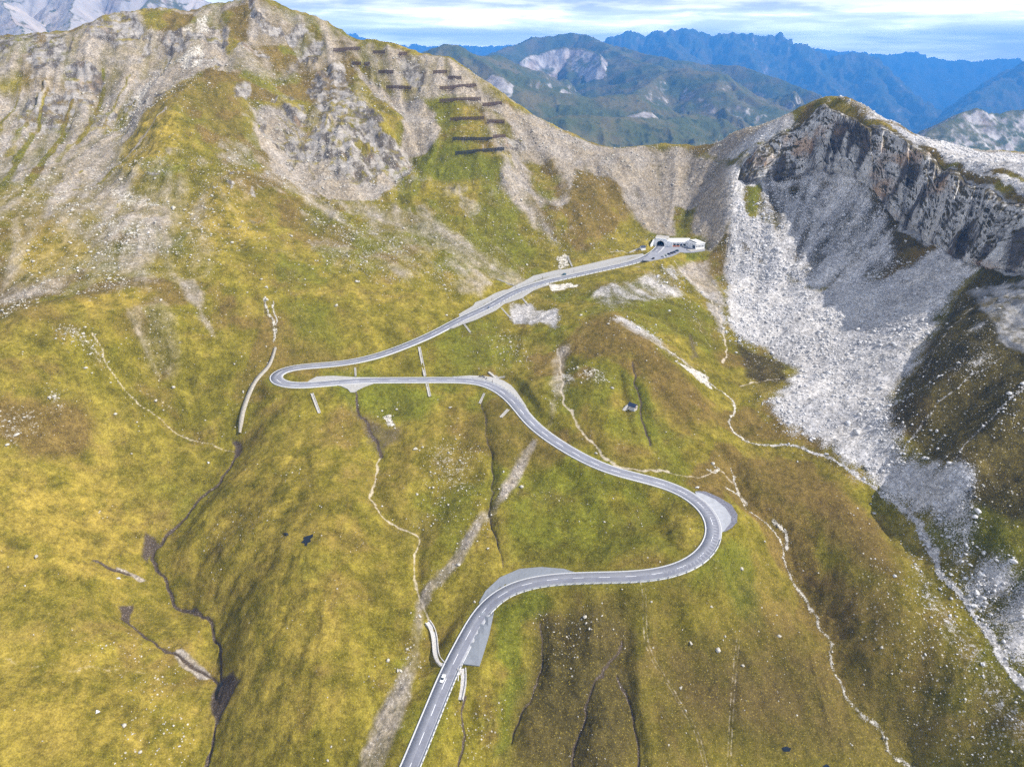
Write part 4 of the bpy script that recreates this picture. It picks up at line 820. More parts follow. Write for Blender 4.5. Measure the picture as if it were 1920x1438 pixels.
# both edges run through matching stations
NA, NS = 900, 96
tt_ = np.linspace(0, 1, len(CR_T)); ta = np.linspace(0, 1, NA)
def along(P): 
    Q_ = catmull(P, 3.0); u = np.linspace(0, 1, len(Q_)); k_ = np.linspace(0, 1, len(P)); seg = []
    for j in range(3): seg.append(np.interp(ta, k_, P[:, j]))
    return smooth_line(np.stack(seg, 1), 25)
TT, BB = along(CR_T), along(CR_B)
out = BB[:, :2]-TT[:, :2]; out = smooth_line(out, 61); out /= np.linalg.norm(out, axis=1)[:, None]
al = np.concatenate([[0], np.cumsum(np.linalg.norm(np.diff(TT[:, :2], axis=0), axis=1))])
TT = np.column_stack([TT[:, :2]-out*2.5, np.zeros(NA)]); HF0 = H0_.reshape(NR, len(AZ))
TT[:, 2] = ht(TT[:, 0], TT[:, 1])-.3; BB[:, :2] += out*2.0; hb = H0_.reshape(NR, len(AZ)); hp_, HP = HP, hb; BB[:, 2] = ht(BB[:, 0], BB[:, 1])-3.0; HP = hp_
SS = np.linspace(0, 1, NS)[None]; A_ = al[:, None]+0*SS; HT_ = np.maximum(TT[:, 2]-BB[:, 2], 4)[:, None]; Hm = SS*HT_
wob = 5*vn(Hm/26, A_/40, 81)+2*vn(Hm/9, A_/15, 82)
bw = (1-np.abs(vn((A_+wob)/19, Hm/70, 83)))
disp = 8.5*bw**1.5+4.2*(1-np.abs(vn((A_+wob*1.4)/7.5, Hm/34, 84)))**1.6+1.7*(1-np.abs(vn((A_+wob)/3.1, Hm/11, 85)))+.8*vn(A_/1.5, Hm/2.5, 86)
sq = vn(Hm/5.2+.5*vn(A_/30, Hm/30, 87), A_/60, 88); disp += 1.5*sstep(-.1, .12, sq)+.8*sstep(-.08, .1, vn(Hm/2.1, A_/22, 89))
fade = sstep(0, .05, SS)*sstep(1.04, .86, SS); prof = SS**.85
gul = sstep(.25, .6, vn(A_/34, Hm/120, 90)); disp -= 7*gul
endf = sstep(0, 14, A_)*1.0; HR = np.clip(HT_/40, .15, 1)
CV = np.empty((NA, NS, 3)); off = (disp+1.0)*fade*HR*endf
CV[..., 0] = TT[:, 0, None]*(1-prof)+BB[:, 0, None]*prof+out[:, 0, None]*off; CV[..., 1] = TT[:, 1, None]*(1-prof)+BB[:, 1, None]*prof+out[:, 1, None]*off
CV[..., 2] = TT[:, 2, None]*(1-SS)+BB[:, 2, None]*SS+.5*fade*vn(A_/6, Hm/6, 91)
k = NT('limestone_crag', .92, .15)
n1 = k.noise(16, 6, .65, k.scaled((1, 1, .12))); n2 = k.noise(2.4, 5, .7, k.scaled((1, 1, .45))); n3 = k.noise(38, 3, .5); n4 = k.noise(5, 5, .65); st_ = k.noise(2.6, 4, .6, k.scaled((.1, .1, 1)), dist=.6)
col = k.mix(k.ss(n1, .42, .54), (.09,.08,.075), (.48,.46,.44)); col = k.mix(k.math('MULTIPLY', k.ss(n3, .55, .68), .7), col, (.40,.24,.12)); col = k.gain(col, k.mr(st_, .3, .7, .7, 1.25)); col = k.gain(col, k.mr(n2, .25, .75, .5, 1.45))
nz = k.n('ShaderNodeSeparateXYZ'); k.link(k.normal(), nz.inputs[0])
col = k.mix(k.math('MULTIPLY', k.ss(nz.outputs[2], .35, .6), k.ss(n4, .38, .52)), col, k.gain((.075,.06,.028), k.mr(n2, .25, .75, .6, 1.4)))
mcr = k.done(col, k.bump(k.math('ADD', n2, k.math('MULTIPLY', st_, .6)), .8, 1.0))
structure('cliff', mesh_from('cliff', CV.reshape(-1, 3), quads=grid_quads(NA, NS), smooth=False), mcr)

# ------------------------------------------------------------------ air, sky and sun
SUN_AZ = math.radians(99); SUN_EL = math.radians(43)      # azimuth clockwise from +Y
bm = bmesh.new(); bmesh.ops.create_cube(bm, size=1.0); me = bpy.data.meshes.new('haze'); bm.to_mesh(me); bm.free()
hz = bpy.data.objects.new('haze', me); COL.objects.link(hz); hz['kind'] = 'stuff'; hz.scale = (60000, 31000, 2650); hz.location = (0, 27500-15500, -2182+1325)
hm = bpy.data.materials.new('haze_air'); hm.use_nodes = True; t = hm.node_tree; t.nodes.clear()
vo = t.nodes.new('ShaderNodeVolumePrincipled'); ou = t.nodes.new('ShaderNodeOutputMaterial'); t.links.new(vo.outputs[0], ou.inputs['Volume'])
vo.inputs['Color'].default_value = HAZE_COL+(1,); vo.inputs['Density'].default_value = HAZE_D; vo.inputs['Anisotropy'].default_value = 0.0
me.materials.append(hm)
w = bpy.data.worlds.new('World'); sc.world = w; w.use_nodes = True; t = w.node_tree; t.nodes.clear()
class W(NT):
    def __init__(s, t): s.t = t; s._pos = None
kw = W(t); tc = kw.n('ShaderNodeTexCoord'); gen = tc.outputs['Generated']
sky = kw.n('ShaderNodeTexSky', sky_type='NISHITA'); sky.sun_disc = False; sky.sun_elevation = SUN_EL; sky.sun_rotation = SUN_AZ; sky.altitude = 2500; sky.air_density = 1.0; sky.dust_density = .6
sx = kw.n('ShaderNodeSeparateXYZ'); kw.link(gen, sx.inputs[0])
def stretch(v):
    x = kw.n('ShaderNodeVectorMath', operation='MULTIPLY'); kw.link(gen, x.inputs[0]); x.inputs[1].default_value = v; return x.outputs[0]
c1 = kw.noise(1, 6, .58, stretch((7, 7, 62)), dist=.3); c2 = kw.noise(1, 4, .55, stretch((3, 3, 42))); c3 = kw.noise(1, 5, .6, stretch((20, 20, 120)))
cl = kw.math('ADD', kw.math('MULTIPLY', c1, .55), kw.math('ADD', kw.math('MULTIPLY', c2, .55), kw.math('MULTIPLY', c3, .12)))
cover = kw.mr(sx.outputs[2], .005, .05, .56, .36)
cm = kw.math('MAXIMUM', kw.ss(cl, cover, kw.math('ADD', cover, .3)), kw.mr(sx.outputs[2], .03, .12, .72, .2))
cm = kw.math('MULTIPLY', cm, kw.mr(sx.outputs[2], .12, .5, 1.0, .35))
ccol = kw.gain(kw.mix(kw.ss(kw.math('ADD', kw.math('MULTIPLY', kw.math('SUBTRACT', cl, .61), 3.0), kw.mr(sx.outputs[2], 0, .06, .45, .72)), .30, .85), CLOUD_D, CLOUD_L), kw.math('MULTIPLY', kw.mr(sx.outputs[2], .014, .050, 1.0, .30), kw.mr(sx.outputs[2], .008, .022, 1.35, 1.0)))
skyc = kw.mix(1.0, sky.outputs[0], (1, 1, 1), 'MULTIPLY')
col = kw.mix(cm, skyc, ccol)
bg = kw.n('ShaderNodeBackground'); bg.inputs['Strength'].default_value = .085; kw.link(col, bg.inputs['Color']); wo = kw.n('ShaderNodeOutputWorld'); kw.link(bg.outputs[0], wo.inputs['Surface'])
sd = bpy.data.lights.new('sun', 'SUN'); sd.energy = 4.9; sd.angle = math.radians(.53); sd.color = (1.0, .95, .87); so = bpy.data.objects.new('sun', sd); COL.objects.link(so)
dirv = Vector((math.sin(SUN_AZ)*math.cos(SUN_EL), math.cos(SUN_AZ)*math.cos(SUN_EL), math.sin(SUN_EL))); so.rotation_euler = dirv.to_track_quat('Z', 'Y').to_euler(); so.location = (300, 100, 500)
sc.cycles.use_denoising = False
sc.view_settings.view_transform = 'Standard'; sc.view_settings.look = 'None'; sc.view_settings.gamma = 1; sc.view_settings.exposure = EXPOSURE
# ------------------------------------------------------------------ things
class MB:
    def __init__(s): s.v = []; s.f = []
    def add(s, V, Fc):
        o = len(s.v); s.v += [tuple(map(float, p)) for p in V]; s.f += [tuple(i+o for i in f) for f in Fc]; return s
    def box(s, c, d, rz=0.0):
        x, y, z = d[0]/2, d[1]/2, d[2]/2; co, si = math.cos(rz), math.sin(rz); V = []
        for k in (-1, 1):
            for a, b in ((-1, -1), (1, -1), (1, 1), (-1, 1)): V.append((c[0]+a*x*co-b*y*si, c[1]+a*x*si+b*y*co, c[2]+k*z))
        return s.add(V, [(3, 2, 1, 0), (4, 5, 6, 7), (0, 1, 5, 4), (1, 2, 6, 5), (2, 3, 7, 6), (3, 0, 4, 7)])
    def bar(s, p, q, w, h=None, n=4, r1=None):
        p, q = Vector(p), Vector(q); d = (q-p).normalized(); u = d.cross(Vector((0, 0, 1)))
        if u.length < 1e-3: u = Vector((1, 0, 0))
        u.normalize(); t = u.cross(d); h = h or w; V = []
        for P, sc_ in ((p, 1), (q, r1 if r1 is not None else 1)):
            for i in range(n):
                a = math.pi*2*(i+.5)/n; m = math.sqrt(2) if n == 4 else 1
                V.append(P+(u*math.cos(a)*w/2+t*math.sin(a)*h/2)*m*sc_)
        Fc = [(i, (i+1) % n, n+(i+1) % n, n+i) for i in range(n)]+[tuple(range(n))[::-1], tuple(range(n, 2*n))]
        return s.add(V, Fc)
    def loft(s, rings, cap=True):
        n = len(rings[0]); V = [p for r in rings for p in r]
        Fc = [(k*n+i, k*n+(i+1) % n, (k+1)*n+(i+1) % n, (k+1)*n+i) for k in range(len(rings)-1) for i in range(n)]
        if cap: Fc += [tuple(range(n))[::-1], tuple(range((len(rings)-1)*n, len(rings)*n))]
        return s.add(V, Fc)
    def build(s, name, mat, parent=None, smooth=False):
        me = bpy.data.meshes.new(name); me.from_pydata(s.v, [], s.f); me.materials.append(mat)
        bm = bmesh.new(); bm.from_mesh(me); bmesh.ops.recalc_face_normals(bm, faces=bm.faces); bm.to_mesh(me); bm.free()
        if smooth: me.polygons.foreach_set('use_smooth', np.ones(len(me.polygons), bool))
        o = bpy.data.objects.new(name, me); COL.objects.link(o)
        if parent: o.parent = parent
        return o
def tag(o, label, cat, group=None):
    o['label'] = label; o['category'] = cat
    if group: o['group'] = group
    return o
def thing(name, label, cat, loc, rz=0.0, group=None):
    o = bpy.data.objects.new(name, None); COL.objects.link(o); o.location = loc; o.rotation_euler = (0, 0, rz); o.empty_display_size = .5
    return tag(o, label, cat, group)
def kids(o): return [c for c in COL.objects if c.parent == o]
def dup(o, loc, rz, label):
    r = o.copy(); COL.objects.link(r); r.location = loc; r.rotation_euler = (0, 0, rz); r['label'] = label
    for c in kids(o):
        d = c.copy(); COL.objects.link(d); d.parent = r
        for g in kids(c):
            e = g.copy(); COL.objects.link(e); e.parent = d
    return r
def on_ground(px, py): return raycast([(px, py)], ht)[0]
M_STEEL = simple('rusty_steel', (.085,.052,.042), .8, .35, .5); M_STEELB = simple('dark_steel', (.030,.032,.042), .7, .3, .5)
M_WHITE = simple('white_render', (.72,.72,.72), .8, .08, 1.5); M_ROOFW = simple('pale_sheet_roof', (.66,.67,.69), .6, .06, 2); M_GLASS = simple('dark_glass', (.02,.03,.045), .12, .1, 1, spec=.6); M_CONC = simple('concrete', (.38,.36,.33), .9, .18, 1.2, bump=.03)
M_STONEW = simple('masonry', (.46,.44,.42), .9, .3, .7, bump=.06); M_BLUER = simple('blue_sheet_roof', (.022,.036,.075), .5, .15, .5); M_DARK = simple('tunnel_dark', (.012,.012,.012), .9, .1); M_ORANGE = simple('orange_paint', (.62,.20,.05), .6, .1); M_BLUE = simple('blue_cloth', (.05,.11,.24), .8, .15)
M_WOODR = simple('red_brown_wood', (.16,.06,.04), .8, .25); M_ZINC = simple('galvanised_steel', (.55,.57,.60), .45, .1, .8, metal=.4); M_TYRE = simple('tyre_rubber', (.02,.02,.02), .9, .1); M_RIM = simple('rim_alloy', (.5,.5,.5), .4, .1, metal=.8); M_LAMP = simple('lamp_lens', (.75,.75,.72), .2, .05, spec=.6); M_RED = simple('red_lens', (.4,.02,.02), .3, .05)

# --- avalanche barriers on the slope
FENCES = [((625.4,94.4),(676,94.4),'topmost brown snow fence on the bare ridge flank, left of the rocky knob'),
 ((699.5,98.3),(722,98.5),'short brown snow fence on the mossy crag just below the skyline'), ((748,102),(763,102),'shortest snow fence, half hidden on the crag near the skyline'),
 ((660.5,120.3),(694,120),'snow fence with a gap in it, in the gravel gully under the topmost fence'), ((710,136),(738,135.7),'short snow fence on mossy rock, midway down the left column of fences'),
 ((725,165.8),(771,165),'snow fence at the head of the wide grey scree fan'), ((812,138),(838,136.7),'uppermost snow fence of the right column, beside the bare ridge'),
 ((840,149),(865,149),'reddish plain snow fence with no slant, just under the uppermost of the right column'), ((824.4,165),(893,164),'long brown snow fence above a patch of pale scree near the ridge'),
 ((824.4,192),(901,190.5),'longest brown snow fence, over a dark green patch of grass'), ((905,197.7),(941,195),'short snow fence tilted upward, nearest the right hand ridge line'),
 ((844,226.8),(907.4,224.4),'snow fence directly above the bright green square of turf'), ((913.6,229.6),(945.5,228.7),'short snow fence on grey scree right of the bright green turf'),
 ((848.8,262.5),(922,258.7),'blackish snow fence directly below the bright green square of turf'), ((924,257.8),(947.4,256.5),'short brown snow fence joined end to end with a longer blackish one'),
 ((853.5,289.7),(945.5,283),'lowest snow fence, long and black, above the olive grass slope')]
for i, (a, b, lab) in enumerate(FENCES):
    A = on_ground(a[0], a[1]+2.2); B = on_ground(b[0], b[1]+2.2)
    if abs(A[1]-B[1]) > 30:                       # keep the row along the contour
        m = (A[1]+B[1])/2; A = pz(a[0], a[1]+2.2, A[1]/(CP-(a[1]-716.8)/F*SP)); B = np.array(B)
    A, B = np.array(A, float), np.array(B, float); L = np.linalg.norm((B-A)[:2]); n = max(3, int(L/3.2)); tt = np.linspace(0, 1, n+1)
    X = A[0]+(B[0]-A[0])*tt; Y = A[1]+(B[1]-A[1])*tt; Zg = ht(X, Y); lin = np.polyval(np.polyfit(tt, Zg, 1), tt); lin += max(0, np.mean(np.clip(Zg-lin, 0, 9))); Zg = lin*.88+Zg*.12
    org = np.array([X.mean(), Y.mean(), Zg.mean()]); u = (B-A)/np.linalg.norm(B-A); up2 = np.array([-u[1], u[0], 0]); up2 = up2 if up2[1] > 0 else -up2
    st = M_STEELB if i in (13, 15) else M_STEEL
    th = thing('snow_fence', lab, 'snow fence', tuple(org), 0, 'avalanche snow fences on the mountainside')
    P = np.stack([X, Y, Zg], 1)-org; Hh = 3.7
    lean = np.array([-up2[0]*.7, -up2[1]*.7, Hh])
    for r in range(7):
        f = (r+.7)/7.2; mb = MB()
        spans = [(0, n)] if i != 3 else [(0, n//2), (n//2+1, n)]
        for j0, j1 in spans:
            mb = MB(); mb.loft([[P[j]+lean*f+np.array(o_) for o_ in ((0, -.08, -.2), (0, .08, -.2), (0, .08, .2), (0, -.08, .2))] for j in range(j0, j1+1)]); mb.build('crossbeam', st, th)
    for j in range(n+1):
        g = MB(); g.bar(P[j]-np.array([0, 0, .8])+up2*.2, P[j]+lean*1.06+up2*.2, .24, .24); g.build('girder', st, th)
        g = MB(); g.bar(P[j]-up2*2.6+np.array([0, 0, float(ht(X[j]-up2[0]*2.6, Y[j]-up2[1]*2.6))-Zg[j]-.4]), P[j]+lean*.72-up2*.12, .2, .2); g.build('strut', st, th)

# --- tunnel mouth
pr = math.atan2(PDIR[1], PDIR[0])-math.pi/2
th = thing('tunnel_portal', 'pale concrete tunnel mouth with a black arched opening at the head of the road', 'tunnel', (PORTAL[0], PORTAL[1], PORTAL[2]+.02), pr)
W2, HT, R0, HS = 6.6, 7.4, 3.7, 1.6
arch = [(-R0, 0), (-R0, HS)]+[(-R0*math.cos(a), HS+R0*.95*math.sin(a)) for a in np.linspace(0, math.pi, 15)[1:-1]]+[(R0, HS), (R0, 0)]
outer = [(-W2, 0), (-W2, HT*.75)]
mb = MB(); outl = [(-W2, -1), (-W2, HT-1.1), (-W2+1.6, HT-1.1), (-W2+1.6, HT), (W2-1.6, HT), (W2-1.6, HT-1.1), (W2, HT-1.1), (W2, -1)]
import mathutils
ring = [(-R0, -1)]+arch[0:]+[(R0, -1)]
poly = outl+ring[::-1]
tri = mathutils.geometry.tessellate_polygon([[Vector((x, 0, z)) for x, z in poly]]); nP = len(poly)
V = [(x, 0, z) for x, z in poly]+[(x, 1.2, z) for x, z in poly]
mb.add(V, [tuple(t) for t in tri]+[tuple(i+nP for i in t) for t in tri]+[(i, (i+1) % nP, nP+(i+1) % nP, nP+i) for i in range(nP)]); mb.build('headwall', M_WHITE, th)
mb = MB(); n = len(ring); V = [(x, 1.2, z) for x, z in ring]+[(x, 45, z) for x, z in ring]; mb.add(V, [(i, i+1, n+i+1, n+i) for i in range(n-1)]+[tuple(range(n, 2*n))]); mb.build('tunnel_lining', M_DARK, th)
MB().box((0, 7, HT-.6), (2*W2-1, 11.5, 1.1)).build('roof_slab', M_CONC, th)
for sgn in (-1, 1):
    mb = MB(); mb.loft([[(sgn*W2, 0, -1), (sgn*(W2+.7), 0, -1), (sgn*(W2+.7), 0, HT-1.3), (sgn*W2, 0, HT-1.3)], [(sgn*(W2+1.5), -7, -1), (sgn*(W2+2.2), -7, -1), (sgn*(W2+2.2), -7, 1.6), (sgn*(W2+1.5), -7, 1.6)]] if sgn < 0 else
            [[(W2, 0.2, -1), (W2, 1.2, -1), (W2, 1.2, HT-2), (W2, .2, HT-2)], [(W2+5, .2, -1), (W2+5, 1.2, -1), (W2+5, 1.2, HT-2.6), (W2+5, .2, HT-2.6)]]); mb.build('wing_wall', M_WHITE, th)
    mb = MB(); mb.box((sgn*(W2-.5), 6, 2.6), (.8, 11, 7)); mb.build('side_wall', M_CONC, th)
PLZ = -174.2
# --- lodge by the tunnel
w0 = np.array(pZ(1253, 462.6, PLZ)); w1 = np.array(pZ(1296, 462.6, PLZ)); b0 = np.array(pZ(1304, 469.0, PLZ)); b1 = np.array(pZ(1320.5, 466.8, PLZ))
wl = np.linalg.norm((w1-w0)[:2]); ang = math.atan2(w1[1]-w0[1], w1[0]-w0[0])
th = thing('mountain_lodge', 'white flat roofed lodge with a long glazed wing beside the tunnel mouth', 'building', tuple(w0), ang)
MB().box((wl/2, 5.3, 1.6), (wl, 10, 5.2)).build('wall', M_WHITE, th)
rf = MB(); rf.loft([[(-.6, -1.0, 4.22), (wl+.2, -1.0, 4.22), (wl+.2, -1.0, 4.5), (-.6, -1.0, 4.5)], [(-.6, 10.8, 5.4), (wl+.2, 10.8, 5.4), (wl+.2, 10.8, 5.7), (-.6, 10.8, 5.7)]]); rf.build('roof', M_ROOFW, th)
for j in range(6):
    x = wl*(.08+.145*j); wd = MB().box((x+1, .26, 1.7), (wl*.10, .12, 1.9)); o = wd.build('window', M_GLASS, th)
    MB().box((x+1, .22, 2.72), (wl*.115, .16, .12)).build('lintel', M_WHITE, o)
MB().box((wl-1.6, -.6, 2.0), (2.8, 1.4, 4.0)).build('entrance_porch', M_BLUER, th)
ib = np.array([math.cos(ang), math.sin(ang)])
def loc(p): d = p[:2]-w0[:2]; return np.array([d@ib, d@np.array([-ib[1], ib[0]])])
q0, q1 = loc(b0), loc(b1); bl = np.linalg.norm(q1-q0); ba = math.atan2(q1[1]-q0[1], q1[0]-q0[0]); bc, bs_ = math.cos(ba), math.sin(ba)
def bp(x, y, z): return (q0[0]+x*bc-y*bs_, q0[1]+x*bs_+y*bc, z)
mb = MB(); mb.loft([[bp(0, 0, -2), bp(bl, 0, -2), bp(bl, 14, -2), bp(0, 14, -2)], [bp(0, 0, 5.6), bp(bl, 0, 5.6), bp(bl, 14, 5.6), bp(0, 14, 5.6)]]); mb.build('wall', M_WHITE, th)
mb = MB(); mb.loft([[bp(-.5, -.5, 5.62), bp(bl+.5, -.5, 5.62), bp(bl+.5, 14.5, 5.62), bp(-.5, 14.5, 5.62)], [bp(-.3, -.3, 6.0), bp(bl+.3, -.3, 6.0), bp(bl+.3, 14.3, 6.4), bp(-.3, 14.3, 6.4)]]); rf = mb.build('roof', M_ROOFW, th)
mb = MB(); mb.loft([[bp(1.0, 2, 6.1), bp(2.2, 2, 6.1), bp(2.2, 13, 6.3), bp(1.0, 13, 6.3)], [bp(1.0, 2, 6.7), bp(2.2, 2, 6.7), bp(2.2, 13, 6.9), bp(1.0, 13, 6.9)]]); mb.build('skylight', M_GLASS, rf)
for j in range(6):
    x = bl*(.1+.16*j); mb = MB(); mb.loft([[bp(x-.42, -.08, 2.4), bp(x+.42, -.08, 2.4), bp(x+.42, .1, 2.4), bp(x-.42, .1, 2.4)], [bp(x-.42, -.08, 4.1), bp(x+.42, -.08, 4.1), bp(x+.42, .1, 4.1), bp(x-.42, .1, 4.1)]]); mb.build('window', M_GLASS, th)
mb = MB(); mb.loft([[bp(-.08, 1, 1.0), bp(.1, 1, 1.0), bp(.1, 5, 1.0), bp(-.08, 5, 1.0)], [bp(-.08, 1, 4), bp(.1, 1, 4), bp(.1, 5, 4), bp(-.08, 5, 4)]]); mb.build('window', M_GLASS, th)
mb = MB(); mb.loft([[bp(-8, -3.2, -1.6), bp(bl, -1.4, -1.6), bp(bl, 0, -1.6), bp(-8, 4, -1.6)], [bp(-8, -3.2, .5), bp(bl, -1.4, .5), bp(bl, 0, .5), bp(-8, 4, .5)]]); mb.build('terrace', M_CONC, th)
# orange benches and blue parasols before the wing
bench = None
for j, (x, lab) in enumerate([(1260.5,'orange bench before the glazed wing, nearest the tunnel mouth'),(1264.5,'orange bench before the glazed wing, second from the tunnel mouth'),(1268.5,'orange bench before the glazed wing, third from the tunnel mouth'),(1272.5,'orange bench before the glazed wing, farthest from the tunnel mouth')]):
    p = pZ(x, 463.2, PLZ+.0)
    if bench is None:
        bench = thing('bench', lab, 'bench', p, ang, 'orange benches outside the lodge'); MB().box((0, 0, .48), (1.7, .55, .1)).build('seat', M_ORANGE, bench); MB().box((0, .3, .85), (1.7, .08, .5)).build('backrest', M_ORANGE, bench)
        for sx in (-.7, .7): MB().box((sx, 0, .2), (.08, .5, .46)).build('leg', M_STEELB, bench)
    else: dup(bench, p, ang, lab)
para = None
for j, (x, y, lab) in enumerate([(1252.6,461.5,'folded dark blue parasol nearest the tunnel mouth'),(1256,462.3,'open blue parasol between the tunnel mouth and the orange benches')]):
    p = pZ(x, y, PLZ)
    para = thing('parasol', lab, 'parasol', p, 0, 'blue parasols outside the lodge')
    MB().bar((0, 0, 0), (0, 0, 2.7), .07, n=8).build('pole', M_ZINC, para)
    r0 = 1.5 if j else .5; mb = MB(); mb.loft([[(r0*math.cos(a), r0*math.sin(a), 2.1 if j else 1.2) for a in np.linspace(0, 2*math.pi, 9)[:-1]], [(.1*math.cos(a), .1*math.sin(a), 2.75) for a in np.linspace(0, 2*math.pi, 9)[:-1]]]); mb.build('canopy', M_BLUE, para)
    MB().bar((0, 0, 0), (0, 0, .12), .7, n=10).build('base', M_CONC, para)

# --- huts
def gable_hut(name, lab, loc, rz, lx, ly, hw, hr, wallm, roofm, trim, door=True):
    t = thing(name, lab, 'hut', loc, rz); x, y = lx/2, ly/2
    mb = MB(); mb.add([(-x, -y, -1.5), (x, -y, -1.5), (x, y, -1.5), (-x, y, -1.5), (-x, -y, hw), (x, -y, hw), (x, y, hw), (-x, y, hw), (x, 0, hr), (-x, 0, hr)], [(0, 1, 5, 4), (2, 3, 7, 6), (1, 2, 6, 8, 5), (3, 0, 4, 9, 7), (3, 2, 1, 0)]); mb.build('wall', wallm, t)
    e = .35; s_ = (hr-hw)/y; mb = MB()
    for sg in (-1, 1):
        a = (sg*(y+e), hw-s_*e); mb.loft([[(-x-e, 0, hr+.05), (-x-e, a[0], a[1]+.05), (-x-e, a[0], a[1]+.2), (-x-e, 0, hr+.22)], [(x+e, 0, hr+.05), (x+e, a[0], a[1]+.05), (x+e, a[0], a[1]+.2), (x+e, 0, hr+.22)]])
    mb.build('roof', roofm, t)
    if door:
        d = MB().box((x+.03, 0, .9), (.1, .9, 1.9)).build('door', trim, t); MB().box((x+.1, .3, .9), (.06, .08, .12)).build('handle', M_ZINC, d)
        MB().box((x+.03, -y*.55, 1.3), (.1, .6, .7)).build('window', M_GLASS, t); MB().box((x+.02, 0, hr-.75), (.12, 1.6, .5)).build('gable_board', trim, t)
    return t
p = on_ground(1186, 766); h = gable_hut('stone_hut', 'small stone hut with dark blue roof alone on the grassy slope', (p[0], p[1], float(ht(p[0], p[1]))+.5), math.radians(-38), 4.8, 3.8, 1.9, 3.3, M_STONEW, M_BLUER, M_WOODR)
mb = MB(); mb.loft([[(-3.0, -2.4, -1), (-2.3, -2.4, -1), (-2.3, -2.4, 2.4), (-3.0, -2.4, 2.4)], [(-4.6, -6.4, -2.6), (-3.9, -6.4, -2.6), (-3.9, -6.4, -.6), (-4.6, -6.4, -.6)]]); mb.build('buttress_wall', M_STONEW, h)
p = np.array(pZ(1204.5, 470.5, -175)); gable_hut('roadside_hut', 'tiny white hut with a blue roof beside the road near the tunnel', (p[0], p[1], max(p[2], float(ht(p[0], p[1])))+.2), math.radians(20), 4.6, 3.4, 2.3, 3.5, M_WHITE, M_BLUER, M_WOODR)

# --- cars
def ring8(x, hw, z0, z1, c=.12): return [(x, -hw+c, z0), (x, -hw, z0+c), (x, -hw, z1-c), (x, -hw+c, z1), (x, hw-c, z1), (x, hw, z1-c), (x, hw, z0+c), (x, hw-c, z0)]
def make_car(lab, paint, loc, rz, group=None, name='parked_car'):
    t = thing(name, lab, 'car', loc, rz, group)
    mb = MB(); mb.loft([ring8(-2.15, .72, .42, .82), ring8(-2.0, .84, .28, .93), ring8(-1.2, .89, .24, .96), ring8(.6, .89, .24, .96), ring8(1.55, .86, .26, .84), ring8(2.05, .78, .30, .68), ring8(2.18, .66, .40, .58)]); mb.build('body', paint, t, True)
    mb = MB(); mb.loft([[(-1.95, -.72, .9), (1.05, -.76, .9), (1.05, .76, .9), (-1.95, .72, .9)], [(-1.45, -.58, 1.4), (.15, -.6, 1.42), (.15, .6, 1.42), (-1.45, .58, 1.4)]]); mb.build('window_glass', M_GLASS, t)
    mb = MB(); mb.loft([[(-1.5, -.6, 1.39), (.2, -.62, 1.41), (.2, .62, 1.41), (-1.5, .6, 1.39)], [(-1.3, -.5, 1.49), (.0, -.52, 1.50), (.0, .52, 1.50), (-1.3, .5, 1.49)]]); mb.build('roof', paint, t)
    for x in (-1.3, 1.3):
        for y in (-.82, .82):
            w_ = MB(); n = 14; w_.loft([[(x+.33*math.cos(a), y-.1, .33+.33*math.sin(a)) for a in np.linspace(0, 2*math.pi, n+1)[:-1]], [(x+.33*math.cos(a), y+.1, .33+.33*math.sin(a)) for a in np.linspace(0, 2*math.pi, n+1)[:-1]]]); o = w_.build('wheel', M_TYRE, t, False)
            s2 = .11 if y > 0 else -.11; r_ = MB(); r_.loft([[(x+.2*math.cos(a), y+s2*.9, .33+.2*math.sin(a)) for a in np.linspace(0, 2*math.pi, 9)[:-1]], [(x+.2*math.cos(a), y+s2*1.1, .33+.2*math.sin(a)) for a in np.linspace(0, 2*math.pi, 9)[:-1]]]); r_.build('rim', M_RIM, o)
    for y in (-.6, .6): MB().box((2.1, y, .62), (.16, .3, .14)).build('headlight', M_LAMP, t); MB().box((-2.12, y, .74), (.12, .26, .16)).build('tail_light', M_RED, t)
    return t
def paint(n, c): return simple(n, c, .3, .04, 2, spec=.6)
P_WH = paint('white_car_paint', (.80,.81,.82)); P_DK = paint('black_car_paint', (.012,.014,.02)); P_NV = paint('navy_car_paint', (.015,.035,.09)); P_TL = paint('teal_car_paint', (.02,.10,.15)); P_SV = paint('pale_car_paint', (.55,.62,.58))
def on_road(px, py, off=0.0):
    d = [(x-px)**2+(y-py)**2 for x, y in ROAD_PX]; p = np.array(pZ(px, py, interp_road_z(px, py))); k_ = int(np.argmin((RD[:, 0]-p[0])**2+(RD[:, 1]-p[1])**2)); k_ = min(max(k_, 3), len(RD)-4)
    T = RD[k_+3]-RD[k_-3]; return np.array([p[0], p[1], RD[k_, 2]+.08]), math.atan2(T[1], T[0]), T/np.linalg.norm(T)
p, a, T = on_road(830.5, 1273); c = make_car('white car driving down the lowest straight of the road', P_WH, p, a+math.pi, name='driving_car'); c.rotation_euler = (0, math.asin(T[2]), a+math.pi)
p, a, T = on_road(1057.5, 516.2); c = make_car('small dark car on the upper road beside a wide gravel verge', P_TL, p, a+math.pi, name='driving_car'); c.rotation_euler = (0, math.asin(T[2]), a+math.pi)
p, a, T = on_road(1225, 485.3); make_car('black car pulled in at the car park entrance, apart from the parked row', P_DK, pZ(1225, 485.5, PLZ+.06), a+.3)
